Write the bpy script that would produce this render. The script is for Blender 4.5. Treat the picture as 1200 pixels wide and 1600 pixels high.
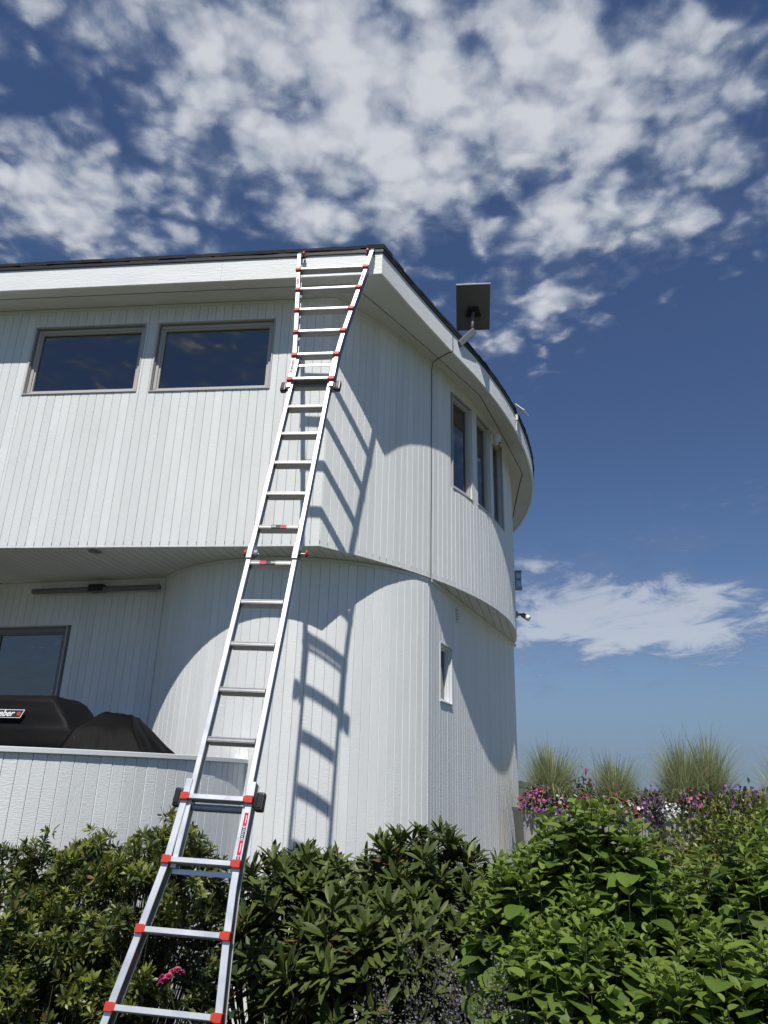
import bpy, bmesh, math, random
import numpy as np
from mathutils import Matrix, Vector

# ------------------------------------------------------------------ scene, camera, sky, sun
for o in list(bpy.data.objects):
    bpy.data.objects.remove(o, do_unlink=True)
SC = bpy.context.scene
COL = SC.collection
random.seed(7)
RNG = np.random.default_rng(7)
H = 1.85                                    # eye height; all measured heights below are relative to the eye

PITCH, ROLL, FPX = math.radians(20.2), math.radians(1.62), 1150.0
cam_d = bpy.data.cameras.new('camera')
cam_d.sensor_fit = 'VERTICAL'
cam_d.sensor_height = 36.0
cam_d.sensor_width = 27.0
cam_d.lens = FPX / 1600.0 * 36.0
cam_d.clip_start = 0.05
cam_d.clip_end = 20000
cam = bpy.data.objects.new('camera', cam_d)
COL.objects.link(cam)
_f = Vector((0, math.cos(PITCH), math.sin(PITCH)))
_u = Vector((0, -math.sin(PITCH), math.cos(PITCH)))
_r = Vector((1, 0, 0))
_r2 = _r * math.cos(ROLL) + _u * math.sin(ROLL)
_u2 = -_r * math.sin(ROLL) + _u * math.cos(ROLL)
CM = Matrix((_r2, _u2, -_f)).transposed()
cam.matrix_world = Matrix.Translation((0, 0, H)) @ CM.to_4x4()
SC.camera = cam

SUN_EL = math.radians(59.8)
SUN_AZ = math.radians(185.0)                # clockwise from +Y
SUN = Vector((math.sin(SUN_AZ) * math.cos(SUN_EL), math.cos(SUN_AZ) * math.cos(SUN_EL), math.sin(SUN_EL)))

world = bpy.data.worlds.new('World')
SC.world = world
world.use_nodes = True
SKY_STRENGTH = 0.063
SKY_TINT = (0.92, 1.0, 1.20, 1)
# where the cloud cover is thicker (+) or open (-): u, v on the cloud sheet, radii, weight
SKY_PATCHES = [(-0.111, 0.794, 0.649, 0.471, 0.33),
               (-0.054, 0.762, 0.181, 0.139, 0.09),
               (0.177, 0.838, 0.240, 0.182, 0.18),
               (0.424, 0.828, 0.216, 0.178, 0.26),
               (0.006, 0.955, 0.191, 0.177, 0.18),
               (-0.138, 1.030, 0.124, 0.135, 0.16),
               (-0.281, 0.853, 0.147, 0.162, 0.08),
               (0.325, 1.041, 0.268, 0.201, 0.28),
               (0.555, 1.000, 0.192, 0.144, 0.20),
               (0.313, 1.253, 0.206, 0.161, 0.22),
               (0.233, 1.413, 0.113, 0.146, 0.12),
               (-0.586, 1.057, 0.275, 0.221, 0.30),
               (-0.589, 0.957, 0.149, 0.135, 0.16),
               (0.325, 0.703, 0.254, 0.124, 0.18),
               (-0.319, 0.704, 0.155, 0.088, 0.05),
               (0.068, 0.712, 0.259, 0.108, 0.10),
               (-0.511, 0.773, 0.101, 0.110, -0.14),
               (-0.432, 1.038, 0.079, 0.083, -0.08),
               (-0.267, 1.065, 0.081, 0.110, -0.12),
               (0.189, 0.975, 0.086, 0.069, -0.14),
               (0.107, 1.133, 0.072, 0.103, -0.12),
               (0.783, 1.685, 0.666, 0.747, -0.60),
               (0.764, 1.245, 0.212, 0.159, -0.20)]
LOW_PATCHES = [(1.016, 3.420, 0.816, 0.970, 0.25),
               (1.781, 3.861, 1.059, 1.224, 0.27),
               (1.125, 4.216, 0.984, 1.074, 0.20),
               (1.051, 2.536, 0.378, 0.217, 0.26),
               (1.593, 3.220, 0.320, 0.390, 0.12),
               (0.609, 2.899, 0.154, 0.201, 0.12),
               (2.642, 7.678, 2.869, 3.313, -0.30),
               (0.830, 2.220, 0.800, 0.203, -0.20),
               (1.418, 2.833, 0.240, 0.193, -0.12),
               (1.232, 6.358, 0.310, 0.856, 0.10)]


def build_world():
    nt = world.node_tree
    nt.nodes.clear()
    N, L = nt.nodes.new, nt.links.new
    out = N('ShaderNodeOutputWorld')
    sky = N('ShaderNodeTexSky')
    sky.sky_type = 'NISHITA'
    sky.sun_disc = False
    sky.sun_elevation = SUN_EL
    sky.sun_rotation = SUN_AZ
    sky.altitude = 0
    sky.air_density = 1.0
    sky.dust_density = 0.0
    sky.ozone_density = 3.0
    bg = N('ShaderNodeBackground')
    bg.inputs['Strength'].default_value = SKY_STRENGTH
    tint = N('ShaderNodeMix')
    tint.data_type = 'RGBA'
    tint.blend_type = 'MULTIPLY'
    tint.inputs['Factor'].default_value = 1.0
    tint.inputs[7].default_value = SKY_TINT
    L(sky.outputs[0], tint.inputs[6])
    # pale blue haze along the whole horizon
    tcz = N('ShaderNodeTexCoord')
    spz = N('ShaderNodeSeparateXYZ')
    L(tcz.outputs['Generated'], spz.inputs[0])
    hz = N('ShaderNodeMapRange')
    hz.interpolation_type = 'SMOOTHSTEP'
    L(spz.outputs[2], hz.inputs['Value'])
    hz.inputs['From Min'].default_value = 0.0
    hz.inputs['From Max'].default_value = 0.22
    hz.inputs['To Min'].default_value = 0.92
    hz.inputs['To Max'].default_value = 0.0
    hmix = N('ShaderNodeMix')
    hmix.data_type = 'RGBA'
    L(hz.outputs[0], hmix.inputs['Factor'])
    L(tint.outputs[2], hmix.inputs[6])
    hmix.inputs[7].default_value = (0.175 / SKY_STRENGTH, 0.262 / SKY_STRENGTH, 0.385 / SKY_STRENGTH, 1)
    L(hmix.outputs[2], bg.inputs['Color'])

    def math_(op, a, b=None, c=None, clamp=False):
        n = N('ShaderNodeMath')
        n.operation = op
        n.use_clamp = clamp
        for i, v in enumerate((a, b, c)):
            if v is None:
                continue
            if isinstance(v, (int, float)):
                n.inputs[i].default_value = v
            else:
                L(v, n.inputs[i])
        return n.outputs[0]

    def smooth(v, lo, hi):
        n = N('ShaderNodeMapRange')
        n.interpolation_type = 'SMOOTHSTEP'
        L(v, n.inputs['Value'])
        n.inputs['From Min'].default_value = lo
        n.inputs['From Max'].default_value = hi
        return n.outputs[0]

    tc = N('ShaderNodeTexCoord')
    sep = N('ShaderNodeSeparateXYZ')
    L(tc.outputs['Generated'], sep.inputs[0])
    zz = math_('ADD', math_('MAXIMUM', sep.outputs[2], 0.0), 0.045)
    u = math_('DIVIDE', sep.outputs[0], zz)
    v = math_('DIVIDE', sep.outputs[1], zz)
    uv = N('ShaderNodeCombineXYZ')
    L(u, uv.inputs[0])
    L(v, uv.inputs[1])

    def noise(scale, detail, rough, dist, off, stretch=(1, 1, 1), lac=2.0):
        mp = N('ShaderNodeMapping')
        L(uv.outputs[0], mp.inputs['Vector'])
        mp.inputs['Location'].default_value = off
        mp.inputs['Scale'].default_value = stretch
        n = N('ShaderNodeTexNoise')
        L(mp.outputs[0], n.inputs['Vector'])
        n.inputs['Scale'].default_value = scale
        n.inputs['Detail'].default_value = detail
        n.inputs['Roughness'].default_value = rough
        n.inputs['Lacunarity'].default_value = lac
        n.inputs['Distortion'].default_value = dist
        return n.outputs[0]

    # broken altocumulus: puffs whose cover is thicker or thinner from patch to patch
    puffs = noise(11.0, 10, 0.60, 0.2, (3.1, 1.7, 0.0))
    warp = N('ShaderNodeVectorMath')
    warp.operation = 'MULTIPLY_ADD'
    wn = N('ShaderNodeTexNoise')
    L(uv.outputs[0], wn.inputs['Vector'])
    wn.inputs['Scale'].default_value = 13.0
    wn.inputs['Detail'].default_value = 4
    L(wn.outputs['Color'], warp.inputs[0])
    warp.inputs[1].default_value = (0.085, 0.085, 0)
    L(uv.outputs[0], warp.inputs[2])
    vor = N('ShaderNodeTexVoronoi')
    vor.feature = 'SMOOTH_F1'
    L(warp.outputs[0], vor.inputs['Vector'])
    vor.inputs['Scale'].default_value = 16.0
    vor.inputs['Smoothness'].default_value = 0.6
    vor.inputs['Detail'].default_value = 1.0
    cells = math_('SUBTRACT', 0.92, vor.outputs['Distance'])
    fields = noise(1.25, 3, 0.5, 0.3, (5.3, 2.2, 0.0))
    streak = noise(2.6, 10, 0.64, 0.5, (0.4, 7.1, 0.0), (1.0, 0.62, 1))

    def patch(total, cu, cv, ru, rv, wgt):
        vm = N('ShaderNodeVectorMath')
        vm.operation = 'MULTIPLY_ADD'
        L(uv.outputs[0], vm.inputs[0])
        vm.inputs[1].default_value = (1 / ru, 1 / rv, 0)
        vm.inputs[2].default_value = (-cu / ru, -cv / rv, 0)
        ln = N('ShaderNodeVectorMath')
        ln.operation = 'LENGTH'
        L(vm.outputs[0], ln.inputs[0])
        n = N('ShaderNodeMapRange')
        n.interpolation_type = 'SMOOTHSTEP'
        L(ln.outputs['Value'], n.inputs['Value'])
        n.inputs['To Min'].default_value = wgt
        n.inputs['To Max'].default_value = 0.0
        return math_('ADD', total, n.outputs[0])

    cover = math_('MULTIPLY', math_('SUBTRACT', fields, 0.72), 0.45)
    for pt in SKY_PATCHES:
        cover = patch(cover, *pt)
    dens = math_('ADD', math_('ADD', math_('MULTIPLY', puffs, 0.62), math_('MULTIPLY', cells, 0.44)), cover)
    hi = smooth(dens, 0.245, 0.565)
    veil = smooth(cover, -0.05, 0.40)
    low_cover = math_('MULTIPLY', math_('SUBTRACT', fields, 0.5), 0.2)
    for pt in LOW_PATCHES:
        low_cover = patch(low_cover, *pt)
    ldens = math_('ADD', streak, low_cover)
    lo = math_('MULTIPLY', smooth(ldens, 0.44, 0.86), smooth(v, 2.3, 3.0))
    hi = math_('MULTIPLY', hi, math_('SUBTRACT', 1.0, smooth(v, 1.75, 2.4)))
    alpha = math_('MAXIMUM', math_('MAXIMUM', math_('MULTIPLY', hi, 0.90), math_('MULTIPLY', math_('MULTIPLY', veil, 0.42), math_('SUBTRACT', 1.0, smooth(v, 1.75, 2.4)))), math_('MULTIPLY', lo, 0.60))
    bright = smooth(math_('MAXIMUM', dens, math_('MULTIPLY', lo, 0.80)), 0.34, 0.80)
    mixc = N('ShaderNodeMix')
    mixc.data_type = 'RGBA'
    L(bright, mixc.inputs['Factor'])
    mixc.inputs[6].default_value = (0.20, 0.26, 0.40, 1)
    mixc.inputs[7].default_value = (0.78, 0.81, 0.86, 1)
    bgc = N('ShaderNodeBackground')
    L(mixc.outputs[2], bgc.inputs['Color'])
    bgc.inputs['Strength'].default_value = 0.85
    ms = N('ShaderNodeMixShader')
    L(alpha, ms.inputs[0])
    L(bg.outputs[0], ms.inputs[1])
    L(bgc.outputs[0], ms.inputs[2])
    L(ms.outputs[0], out.inputs['Surface'])


build_world()
world.cycles.sampling_method = 'MANUAL'
world.cycles.sample_map_resolution = 256

sun_d = bpy.data.lights.new('sun', 'SUN')
sun_d.energy = 4.9
sun_d.angle = math.radians(0.53)
sun_d.color = (1.0, 0.96, 0.90)
sun = bpy.data.objects.new('sun', sun_d)
COL.objects.link(sun)
sun.rotation_euler = SUN.to_track_quat('Z', 'Y').to_euler()
sun.location = SUN * 60

SC.view_settings.view_transform = 'Standard'
SC.view_settings.look = 'None'
SC.view_settings.exposure = 0.0
SC.view_settings.gamma = 1.0
SC.view_settings.use_curve_mapping = False
SC.cycles.use_denoising = True
SC.cycles.max_bounces = 8
SC.cycles.transparent_max_bounces = 12


# ------------------------------------------------------------------ materials
def material(name, color, rough=0.6, metal=0.0, spec=0.5, var=0.0, var_scale=6.0, stretch=(1, 1, 1), bump=0.0, bump_scale=40.0,
             bump_stretch=(1, 1, 1), bump2=None, obj_var=0.0, island_var=0.0, color2=None, translucent=0.0, rough_var=0.0,
             stain=0.0, stain_color=(0.3, 0.3, 0.28), coat=0.0, sheen=0.0, dist=0.004, hue_mid=0.5):
    m = bpy.data.materials.new(name)
    m.use_nodes = True
    nt = m.node_tree
    N, L = nt.nodes.new, nt.links.new
    b = nt.nodes['Principled BSDF']
    out = nt.nodes['Material Output']
    b.inputs['Roughness'].default_value = rough
    b.inputs['Metallic'].default_value = metal
    b.inputs['Specular IOR Level'].default_value = spec
    if coat:
        b.inputs['Coat Weight'].default_value = coat
    if sheen:
        b.inputs['Sheen Weight'].default_value = sheen
    tc = N('ShaderNodeTexCoord')
    oi = N('ShaderNodeObjectInfo')
    off = N('ShaderNodeVectorMath')
    off.operation = 'SCALE'
    comb = N('ShaderNodeCombineXYZ')
    for i in range(3):
        L(oi.outputs['Random'], comb.inputs[i])
    L(comb.outputs[0], off.inputs[0])
    off.inputs['Scale'].default_value = 43.0
    add = N('ShaderNodeVectorMath')
    add.operation = 'ADD'
    L(tc.outputs['Object'], add.inputs[0])
    L(off.outputs[0], add.inputs[1])

    def noise(scale, st, detail=4, rough_=0.55, distn=0.0):
        mp = N('ShaderNodeMapping')
        L(add.outputs[0], mp.inputs['Vector'])
        mp.inputs['Scale'].default_value = st
        n = N('ShaderNodeTexNoise')
        L(mp.outputs[0], n.inputs['Vector'])
        n.inputs['Scale'].default_value = scale
        n.inputs['Detail'].default_value = detail
        n.inputs['Roughness'].default_value = rough_
        n.inputs['Distortion'].default_value = distn
        return n.outputs[0]

    col = None
    base = N('ShaderNodeRGB')
    base.outputs[0].default_value = (*color, 1)
    col = base.outputs[0]

    def mix(fac, a, bcol, mode='MIX'):
        n = N('ShaderNodeMix')
        n.data_type = 'RGBA'
        n.blend_type = mode
        if isinstance(fac, float):
            n.inputs['Factor'].default_value = fac
        else:
            L(fac, n.inputs['Factor'])
        L(a, n.inputs[6])
        if isinstance(bcol, tuple):
            n.inputs[7].default_value = (*bcol, 1)
        else:
            L(bcol, n.inputs[7])
        return n.outputs[2]

    def rng(v, lo, hi, flo=0.0, fhi=1.0):
        n = N('ShaderNodeMapRange')
        L(v, n.inputs['Value'])
        n.inputs['From Min'].default_value = flo
        n.inputs['From Max'].default_value = fhi
        n.inputs['To Min'].default_value = lo
        n.inputs['To Max'].default_value = hi
        return n.outputs[0]

    def scale_col(c, v):
        n = N('ShaderNodeVectorMath')
        n.operation = 'SCALE'
        L(c, n.inputs[0])
        L(v, n.inputs['Scale'])
        return n.outputs[0]

    if island_var or color2:
        geo = N('ShaderNodeNewGeometry')
        fr = N('ShaderNodeMath')
        fr.operation = 'ADD'
        L(geo.outputs['Random Per Island'], fr.inputs[0])
        L(oi.outputs['Random'], fr.inputs[1])
        fx = N('ShaderNodeMath')
        fx.operation = 'FRACT'
        L(fr.outputs[0], fx.inputs[0])
        if color2:
            p = N('ShaderNodeMath')
            p.operation = 'POWER'
            L(fx.outputs[0], p.inputs[0])
            p.inputs[1].default_value = 1.0 / max(hue_mid, 0.05) * 0.5
            col = mix(p.outputs[0], col, color2)
        if island_var:
            m7 = N('ShaderNodeMath')
            m7.operation = 'MULTIPLY'
            L(fx.outputs[0], m7.inputs[0])
            m7.inputs[1].default_value = 7.31
            f7 = N('ShaderNodeMath')
            f7.operation = 'FRACT'
            L(m7.outputs[0], f7.inputs[0])
            col = scale_col(col, rng(f7.outputs[0], 1 - island_var, 1 + island_var))
    if var:
        col = scale_col(col, rng(noise(var_scale, stretch, 5), 1 - var, 1 + var, 0.25, 0.75))
    if obj_var:
        col = scale_col(col, rng(oi.outputs['Random'], 1 - obj_var, 1 + obj_var))
    if stain:
        col = mix(rng(noise(3.0, (1, 1, 0.35), 6, 0.65), 0.0, stain, 0.52, 0.8), col, stain_color)
    L(col, b.inputs['Base Color'])
    if rough_var:
        L(rng(noise(9, (1, 1, 1)), rough - rough_var, rough + rough_var, 0.3, 0.7), b.inputs['Roughness'])
    if bump:
        h = noise(bump_scale, bump_stretch, 5, 0.6, 0.3)
        if bump2:
            h2 = noise(bump2[0], bump2[1], 4, 0.6, 0.6)
            mk = rng(noise(4.0, (1, 1, 0.6), 2), 0, 1, 0.4, 0.6)
            n = N('ShaderNodeMix')
            n.data_type = 'FLOAT'
            L(mk, n.inputs['Factor'])
            L(h, n.inputs[2])
            L(h2, n.inputs[3])
            h = n.outputs[0]
        bp = N('ShaderNodeBump')
        bp.inputs['Strength'].default_value = bump
        bp.inputs['Distance'].default_value = dist
        L(h, bp.inputs['Height'])
        L(bp.outputs[0], b.inputs['Normal'])
    if translucent:
        tr = N('ShaderNodeBsdfTranslucent')
        L(scale_col(col, rng(oi.outputs['Random'], 1.2, 1.2)), tr.inputs['Color'])
        ms = N('ShaderNodeMixShader')
        ms.inputs[0].default_value = translucent
        L(b.outputs[0], ms.inputs[1])
        L(tr.outputs[0], ms.inputs[2])
        L(ms.outputs[0], out.inputs['Surface'])
    return m


def glass_material():
    m = bpy.data.materials.new('window_glass')
    m.use_nodes = True
    nt = m.node_tree
    nt.nodes.clear()
    N, L = nt.nodes.new, nt.links.new
    out = N('ShaderNodeOutputMaterial')
    tr = N('ShaderNodeBsdfTransparent')
    tr.inputs[0].default_value = (0.42, 0.50, 0.55, 1)
    gl = N('ShaderNodeBsdfGlossy')
    gl.inputs['Roughness'].default_value = 0.012
    gl.inputs['Color'].default_value = (0.97, 0.96, 0.92, 1)
    fr = N('ShaderNodeFresnel')
    fr.inputs[0].default_value = 2.5
    ms = N('ShaderNodeMixShader')
    L(fr.outputs[0], ms.inputs[0])
    L(tr.outputs[0], ms.inputs[1])
    L(gl.outputs[0], ms.inputs[2])
    L(ms.outputs[0], out.inputs[0])
    return m


PAINT = (0.785, 0.805, 0.79)
M = {
    'board': material('painted_board', PAINT, 0.62, var=0.05, var_scale=2.5, stretch=(1, 1, 0.5), obj_var=0.04, bump=0.6, bump_scale=9,
                      bump_stretch=(3, 3, 16), bump2=(14, (9, 9, 1.1)), stain=0.20, stain_color=(0.54, 0.55, 0.52), dist=0.006),
    'sheathing': material('sheathing', (0.20, 0.21, 0.215), 0.9, var=0.1),
    'trim': material('painted_trim', (0.72, 0.745, 0.75), 0.55, var=0.04, var_scale=3, bump=0.2, bump_scale=20, bump_stretch=(2, 2, 2)),
    'soffit': material('painted_soffit', (0.66, 0.67, 0.65), 0.65, var=0.04, var_scale=3, obj_var=0.03),
    'fascia': material('painted_fascia', (0.84, 0.86, 0.85), 0.55, var=0.05, var_scale=4, stretch=(0.4, 0.4, 3), bump=0.6, bump_scale=10,
                       bump_stretch=(1.2, 1.2, 9), stain=0.08, stain_color=(0.5, 0.5, 0.48), dist=0.006),
    'shingle': material('asphalt_shingle', (0.022, 0.023, 0.025), 0.95, var=0.4, var_scale=60, bump=0.6, bump_scale=160, obj_var=0.25),
    'drip': material('drip_edge_metal', (0.03, 0.03, 0.032), 0.5, metal=0.3),
    'frame': material('window_frame_taupe', (0.50, 0.485, 0.465), 0.5, var=0.04, var_scale=5),
    'frame_dark': material('door_frame', (0.20, 0.20, 0.20), 0.45, var=0.05),
    'flash': material('dark_flashing', (0.10, 0.105, 0.11), 0.5, metal=0.2),
    'glass': glass_material(),
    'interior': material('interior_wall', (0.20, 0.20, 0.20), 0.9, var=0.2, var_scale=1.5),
    'curtain': material('curtain_cloth', (0.35, 0.36, 0.36), 0.9),
    'alu': material('mill_aluminium', (0.78, 0.79, 0.80), 0.40, metal=0.62, var=0.07, var_scale=14, stretch=(1, 1, 0.3), rough_var=0.07,
                    bump=0.05, bump_scale=60),
    'lit_ridge_alu': material('lit_step_ridge', (0.46, 0.47, 0.47), 0.42, metal=0.8, var=0.12, var_scale=30),  # light caught on the step front, put into a brighter colour
    'shade_alu': material('shaded_aluminium', (0.27, 0.275, 0.27), 0.45, metal=0.8, var=0.1, var_scale=20),  # darker copy of the aluminium: shade on steps and rail insides as colour
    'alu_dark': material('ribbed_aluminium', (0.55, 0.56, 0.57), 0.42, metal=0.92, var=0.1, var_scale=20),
    'red': material('red_plastic', (0.50, 0.042, 0.025), 0.45, var=0.08, var_scale=20),
    'black': material('black_plastic', (0.012, 0.012, 0.013), 0.38, var=0.2),
    'steel': material('grey_steel', (0.30, 0.30, 0.31), 0.4, metal=0.8, var=0.1),
    'sticker_red': material('red_sticker', (0.60, 0.012, 0.05), 0.4),
    'sticker_black': material('black_sticker', (0.02, 0.02, 0.022), 0.4),
    'sticker_white': material('white_print', (0.75, 0.75, 0.75), 0.5),
    'cover': material('black_vinyl_cover', (0.0065, 0.0065, 0.0074), 0.55, spec=0.10, var=0.2, var_scale=4, bump=0.35, bump_scale=14, dist=0.008),
    'cover_black': material('plain_black_cover', (0.0025, 0.0025, 0.003), 0.6, spec=0.09, var=0.25, var_scale=4, bump=0.35, bump_scale=14, dist=0.008),
    'dish_back': material('dish_back_plastic', (0.16, 0.165, 0.17), 0.55, var=0.03),
    'white_plastic': material('white_plastic', (0.78, 0.79, 0.78), 0.4, var=0.03),
    'cable': material('black_cable', (0.01, 0.01, 0.01), 0.5),
    'lens': material('camera_lens', (0.01, 0.01, 0.012), 0.08),
    'deck': material('deck_boards', (0.10, 0.09, 0.08), 0.8, var=0.15),
    'ground': material('mulch_and_lawn', (0.055, 0.060, 0.028), 0.95, var=0.5, var_scale=3.0, bump=0.8, bump_scale=30),
    'hill': material('wooded_hill', (0.028, 0.040, 0.030), 0.95, var=0.5, var_scale=0.06, bump=1.0, bump_scale=0.1, dist=4.0),
    'concrete': material('grey_planter', (0.30, 0.29, 0.275), 0.8, var=0.12, var_scale=8, bump=0.3, bump_scale=50),
    'soil': material('soil', (0.02, 0.015, 0.01), 0.95),
    'hydrangea': material('hydrangea_leaf', (0.074, 0.130, 0.022), 0.5, spec=0.35, var=0.12, var_scale=20, island_var=0.22, color2=(0.122, 0.188, 0.032),
                          translucent=0.28),
    'hydrangea_tip': material('hydrangea_new_leaf', (0.165, 0.24, 0.045), 0.5, spec=0.35, island_var=0.18, color2=(0.15, 0.21, 0.036), translucent=0.3),
    'rhodo': material('rhododendron_leaf', (0.048, 0.072, 0.018), 0.5, var=0.15, var_scale=20, island_var=0.28, color2=(0.100, 0.130, 0.030),
                      translucent=0.12, spec=0.25),
    'pieris': material('pieris_leaf', (0.036, 0.060, 0.017), 0.42, island_var=0.35, color2=(0.098, 0.130, 0.028), translucent=0.15),
    'pieris_tip': material('pieris_new_leaf', (0.185, 0.215, 0.040), 0.42, island_var=0.25, color2=(0.14, 0.165, 0.03), translucent=0.2),
    'rose_leaf': material('rose_leaf', (0.020, 0.038, 0.013), 0.38, island_var=0.35, color2=(0.040, 0.060, 0.018), translucent=0.1, spec=0.4),
    'box_leaf': material('box_leaf', (0.085, 0.11, 0.02), 0.45, island_var=0.3, color2=(0.19, 0.21, 0.04), translucent=0.2),
    'sage': material('sage_leaf', (0.085, 0.095, 0.075), 0.8, island_var=0.3, color2=(0.05, 0.07, 0.04)),
    'sage_flower': material('sage_flower', (0.16, 0.15, 0.18), 0.8, island_var=0.35, color2=(0.11, 0.11, 0.12)),
    'old_leaf': material('withered_leaf', (0.16, 0.12, 0.03), 0.7, island_var=0.35, color2=(0.14, 0.06, 0.025), translucent=0.2),
    'stem': material('woody_stem', (0.045, 0.035, 0.022), 0.85, var=0.3, var_scale=30),
    'stem_dark': material('dark_green_stem', (0.035, 0.05, 0.014), 0.7, var=0.2, var_scale=20),
    'stem_green': material('green_stem', (0.085, 0.12, 0.03), 0.6, var=0.2, var_scale=20),
    'blade': material('grass_blade', (0.25, 0.295, 0.12), 0.6, spec=0.3, island_var=0.25, color2=(0.40, 0.42, 0.25), translucent=0.35),
    'pink': material('pink_petal', (0.52, 0.075, 0.15), 0.6, island_var=0.25, color2=(0.58, 0.16, 0.26), translucent=0.25),
    'magenta': material('magenta_petal', (0.33, 0.015, 0.12), 0.6, island_var=0.25, color2=(0.42, 0.03, 0.20), translucent=0.25),
    'purple': material('purple_petal', (0.055, 0.012, 0.115), 0.6, island_var=0.35, color2=(0.12, 0.025, 0.20), translucent=0.2),
    'violet': material('violet_petal', (0.22, 0.035, 0.33), 0.6, island_var=0.3, color2=(0.35, 0.07, 0.38), translucent=0.2),
    'white_petal': material('white_petal', (0.72, 0.72, 0.70), 0.6, translucent=0.2),
    'bed_leaf': material('bedding_leaf', (0.035, 0.050, 0.020), 0.5, island_var=0.35, color2=(0.07, 0.10, 0.03), translucent=0.15),
    'dark_leaf': material('purple_black_leaf', (0.030, 0.020, 0.022), 0.5, island_var=0.35, color2=(0.05, 0.045, 0.025)),
}


# ------------------------------------------------------------------ mesh helpers
def V3(*a):
    return np.array(a, float)


ORIGIN = {}


class MB:
    """collects geometry in world space; build() links it as one mesh object"""

    def __init__(self):
        self.v, self.f = [], []

    def add(self, verts, faces):
        n = len(self.v)
        self.v += [tuple(map(float, p)) for p in verts]
        self.f += [tuple(i + n for i in q) for q in faces]
        return self

    def box(self, c, ax, half):
        c = V3(*c)
        X, Y, Z = [V3(*a) / np.linalg.norm(a) for a in ax]
        vs = [c + X * half[0] * i + Y * half[1] * j + Z * half[2] * k for k in (-1, 1) for j in (-1, 1) for i in (-1, 1)]
        fs = [(0, 2, 3, 1), (4, 5, 7, 6), (0, 1, 5, 4), (2, 6, 7, 3), (0, 4, 6, 2), (1, 3, 7, 5)]
        if np.dot(np.cross(X, Y), Z) < 0:
            fs = [q[::-1] for q in fs]
        return self.add(vs, fs)

    def prism(self, poly, z0, z1):
        poly = [tuple(p[:2]) for p in poly]
        a = sum(poly[i][0] * poly[(i + 1) % len(poly)][1] - poly[(i + 1) % len(poly)][0] * poly[i][1] for i in range(len(poly)))
        if a < 0:
            poly = poly[::-1]
        n = len(poly)
        vs = [(x, y, z0) for x, y in poly] + [(x, y, z1) for x, y in poly]
        fs = [tuple(range(n))[::-1], tuple(range(n, 2 * n))] + [(i, (i + 1) % n, n + (i + 1) % n, n + i) for i in range(n)]
        return self.add(vs, fs)

    def strip(self, inner, outer, z0, z1):
        """band between two open polylines (outer on the right-hand side when walking), extruded z0..z1"""
        n = len(inner)
        vs = []
        z0 = list(z0) if hasattr(z0, '__len__') else [z0] * n
        z1 = list(z1) if hasattr(z1, '__len__') else [z1] * n
        for (a, b, p, q) in zip(inner, outer, z0, z1):
            vs += [(a[0], a[1], p), (b[0], b[1], p), (b[0], b[1], q), (a[0], a[1], q)]
        fs = []
        for i in range(n - 1):
            p, q = 4 * i, 4 * i + 4
            for k in range(4):
                fs.append((p + k, q + k, q + (k + 1) % 4, p + (k + 1) % 4))
        fs += [(0, 1, 2, 3), (4 * n - 1, 4 * n - 2, 4 * n - 3, 4 * n - 4)]
        return self.add(vs, fs)

    def tube(self, path, rad, n=8, cap=True):
        path = [V3(*p) for p in path]
        if not hasattr(rad, '__len__'):
            rad = [rad] * len(path)
        vs, fs = [], []
        ref = None
        for i, p in enumerate(path):
            t = path[min(i + 1, len(path) - 1)] - path[max(i - 1, 0)]
            t = t / (np.linalg.norm(t) + 1e-9)
            if ref is None:
                ref = V3(0, 0, 1) if abs(t[2]) < 0.9 else V3(1, 0, 0)
            a = np.cross(t, ref)
            a /= np.linalg.norm(a) + 1e-9
            b = np.cross(t, a)
            ref = -b if False else ref
            for k in range(n):
                w = 2 * math.pi * k / n
                vs.append(p + (a * math.cos(w) + b * math.sin(w)) * rad[i])
        for i in range(len(path) - 1):
            for k in range(n):
                fs.append((i * n + k, i * n + (k + 1) % n, (i + 1) * n + (k + 1) % n, (i + 1) * n + k))
        if cap:
            fs.append(tuple(range(n))[::-1])
            fs.append(tuple(range((len(path) - 1) * n, len(path) * n)))
        return self.add(vs, fs)

    def lathe(self, c, axis, prof, n=16):
        """prof: list of (distance along axis, radius)"""
        c = V3(*c)
        axis = V3(*axis) / np.linalg.norm(axis)
        return self.tube([c + axis * d for d, _ in prof], [max(r_, 1e-4) for _, r_ in prof], n)

    def build(self, name, mat, parent=None, bevel=0.0, smooth=False, segs=1):
        me = bpy.data.meshes.new(name)
        o0 = origin_of(parent)
        me.from_pydata([(x - o0[0], y - o0[1], z - o0[2]) for x, y, z in self.v], [], self.f)
        me.materials.append(M[mat] if isinstance(mat, str) else mat)
        if True:
            bm = bmesh.new()
            bm.from_mesh(me)
            bmesh.ops.recalc_face_normals(bm, faces=bm.faces)
            if bevel:
                bmesh.ops.bevel(bm, geom=[e for e in bm.edges if e.is_manifold and e.calc_face_angle(0) > 0.5], offset=bevel, segments=segs,
                                affect='EDGES', profile=0.6)
            bm.to_mesh(me)
            bm.free()
        if smooth:
            for p in me.polygons:
                p.use_smooth = True
        ob = bpy.data.objects.new(name, me)
        COL.objects.link(ob)
        if parent is not None:
            ob.parent = parent
            ORIGIN[ob.name] = o0
        else:
            ORIGIN[ob.name] = (0, 0, 0)
        return ob


def origin_of(o):
    if o is None:
        return (0.0, 0.0, 0.0)
    return ORIGIN[o.name]


def tag(o, label=None, cat=None, group=None, kind=None):
    if label:
        o['label'] = label
    if cat:
        o['category'] = cat
    if group:
        o['group'] = group
    if kind:
        o['kind'] = kind
    return o


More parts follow.
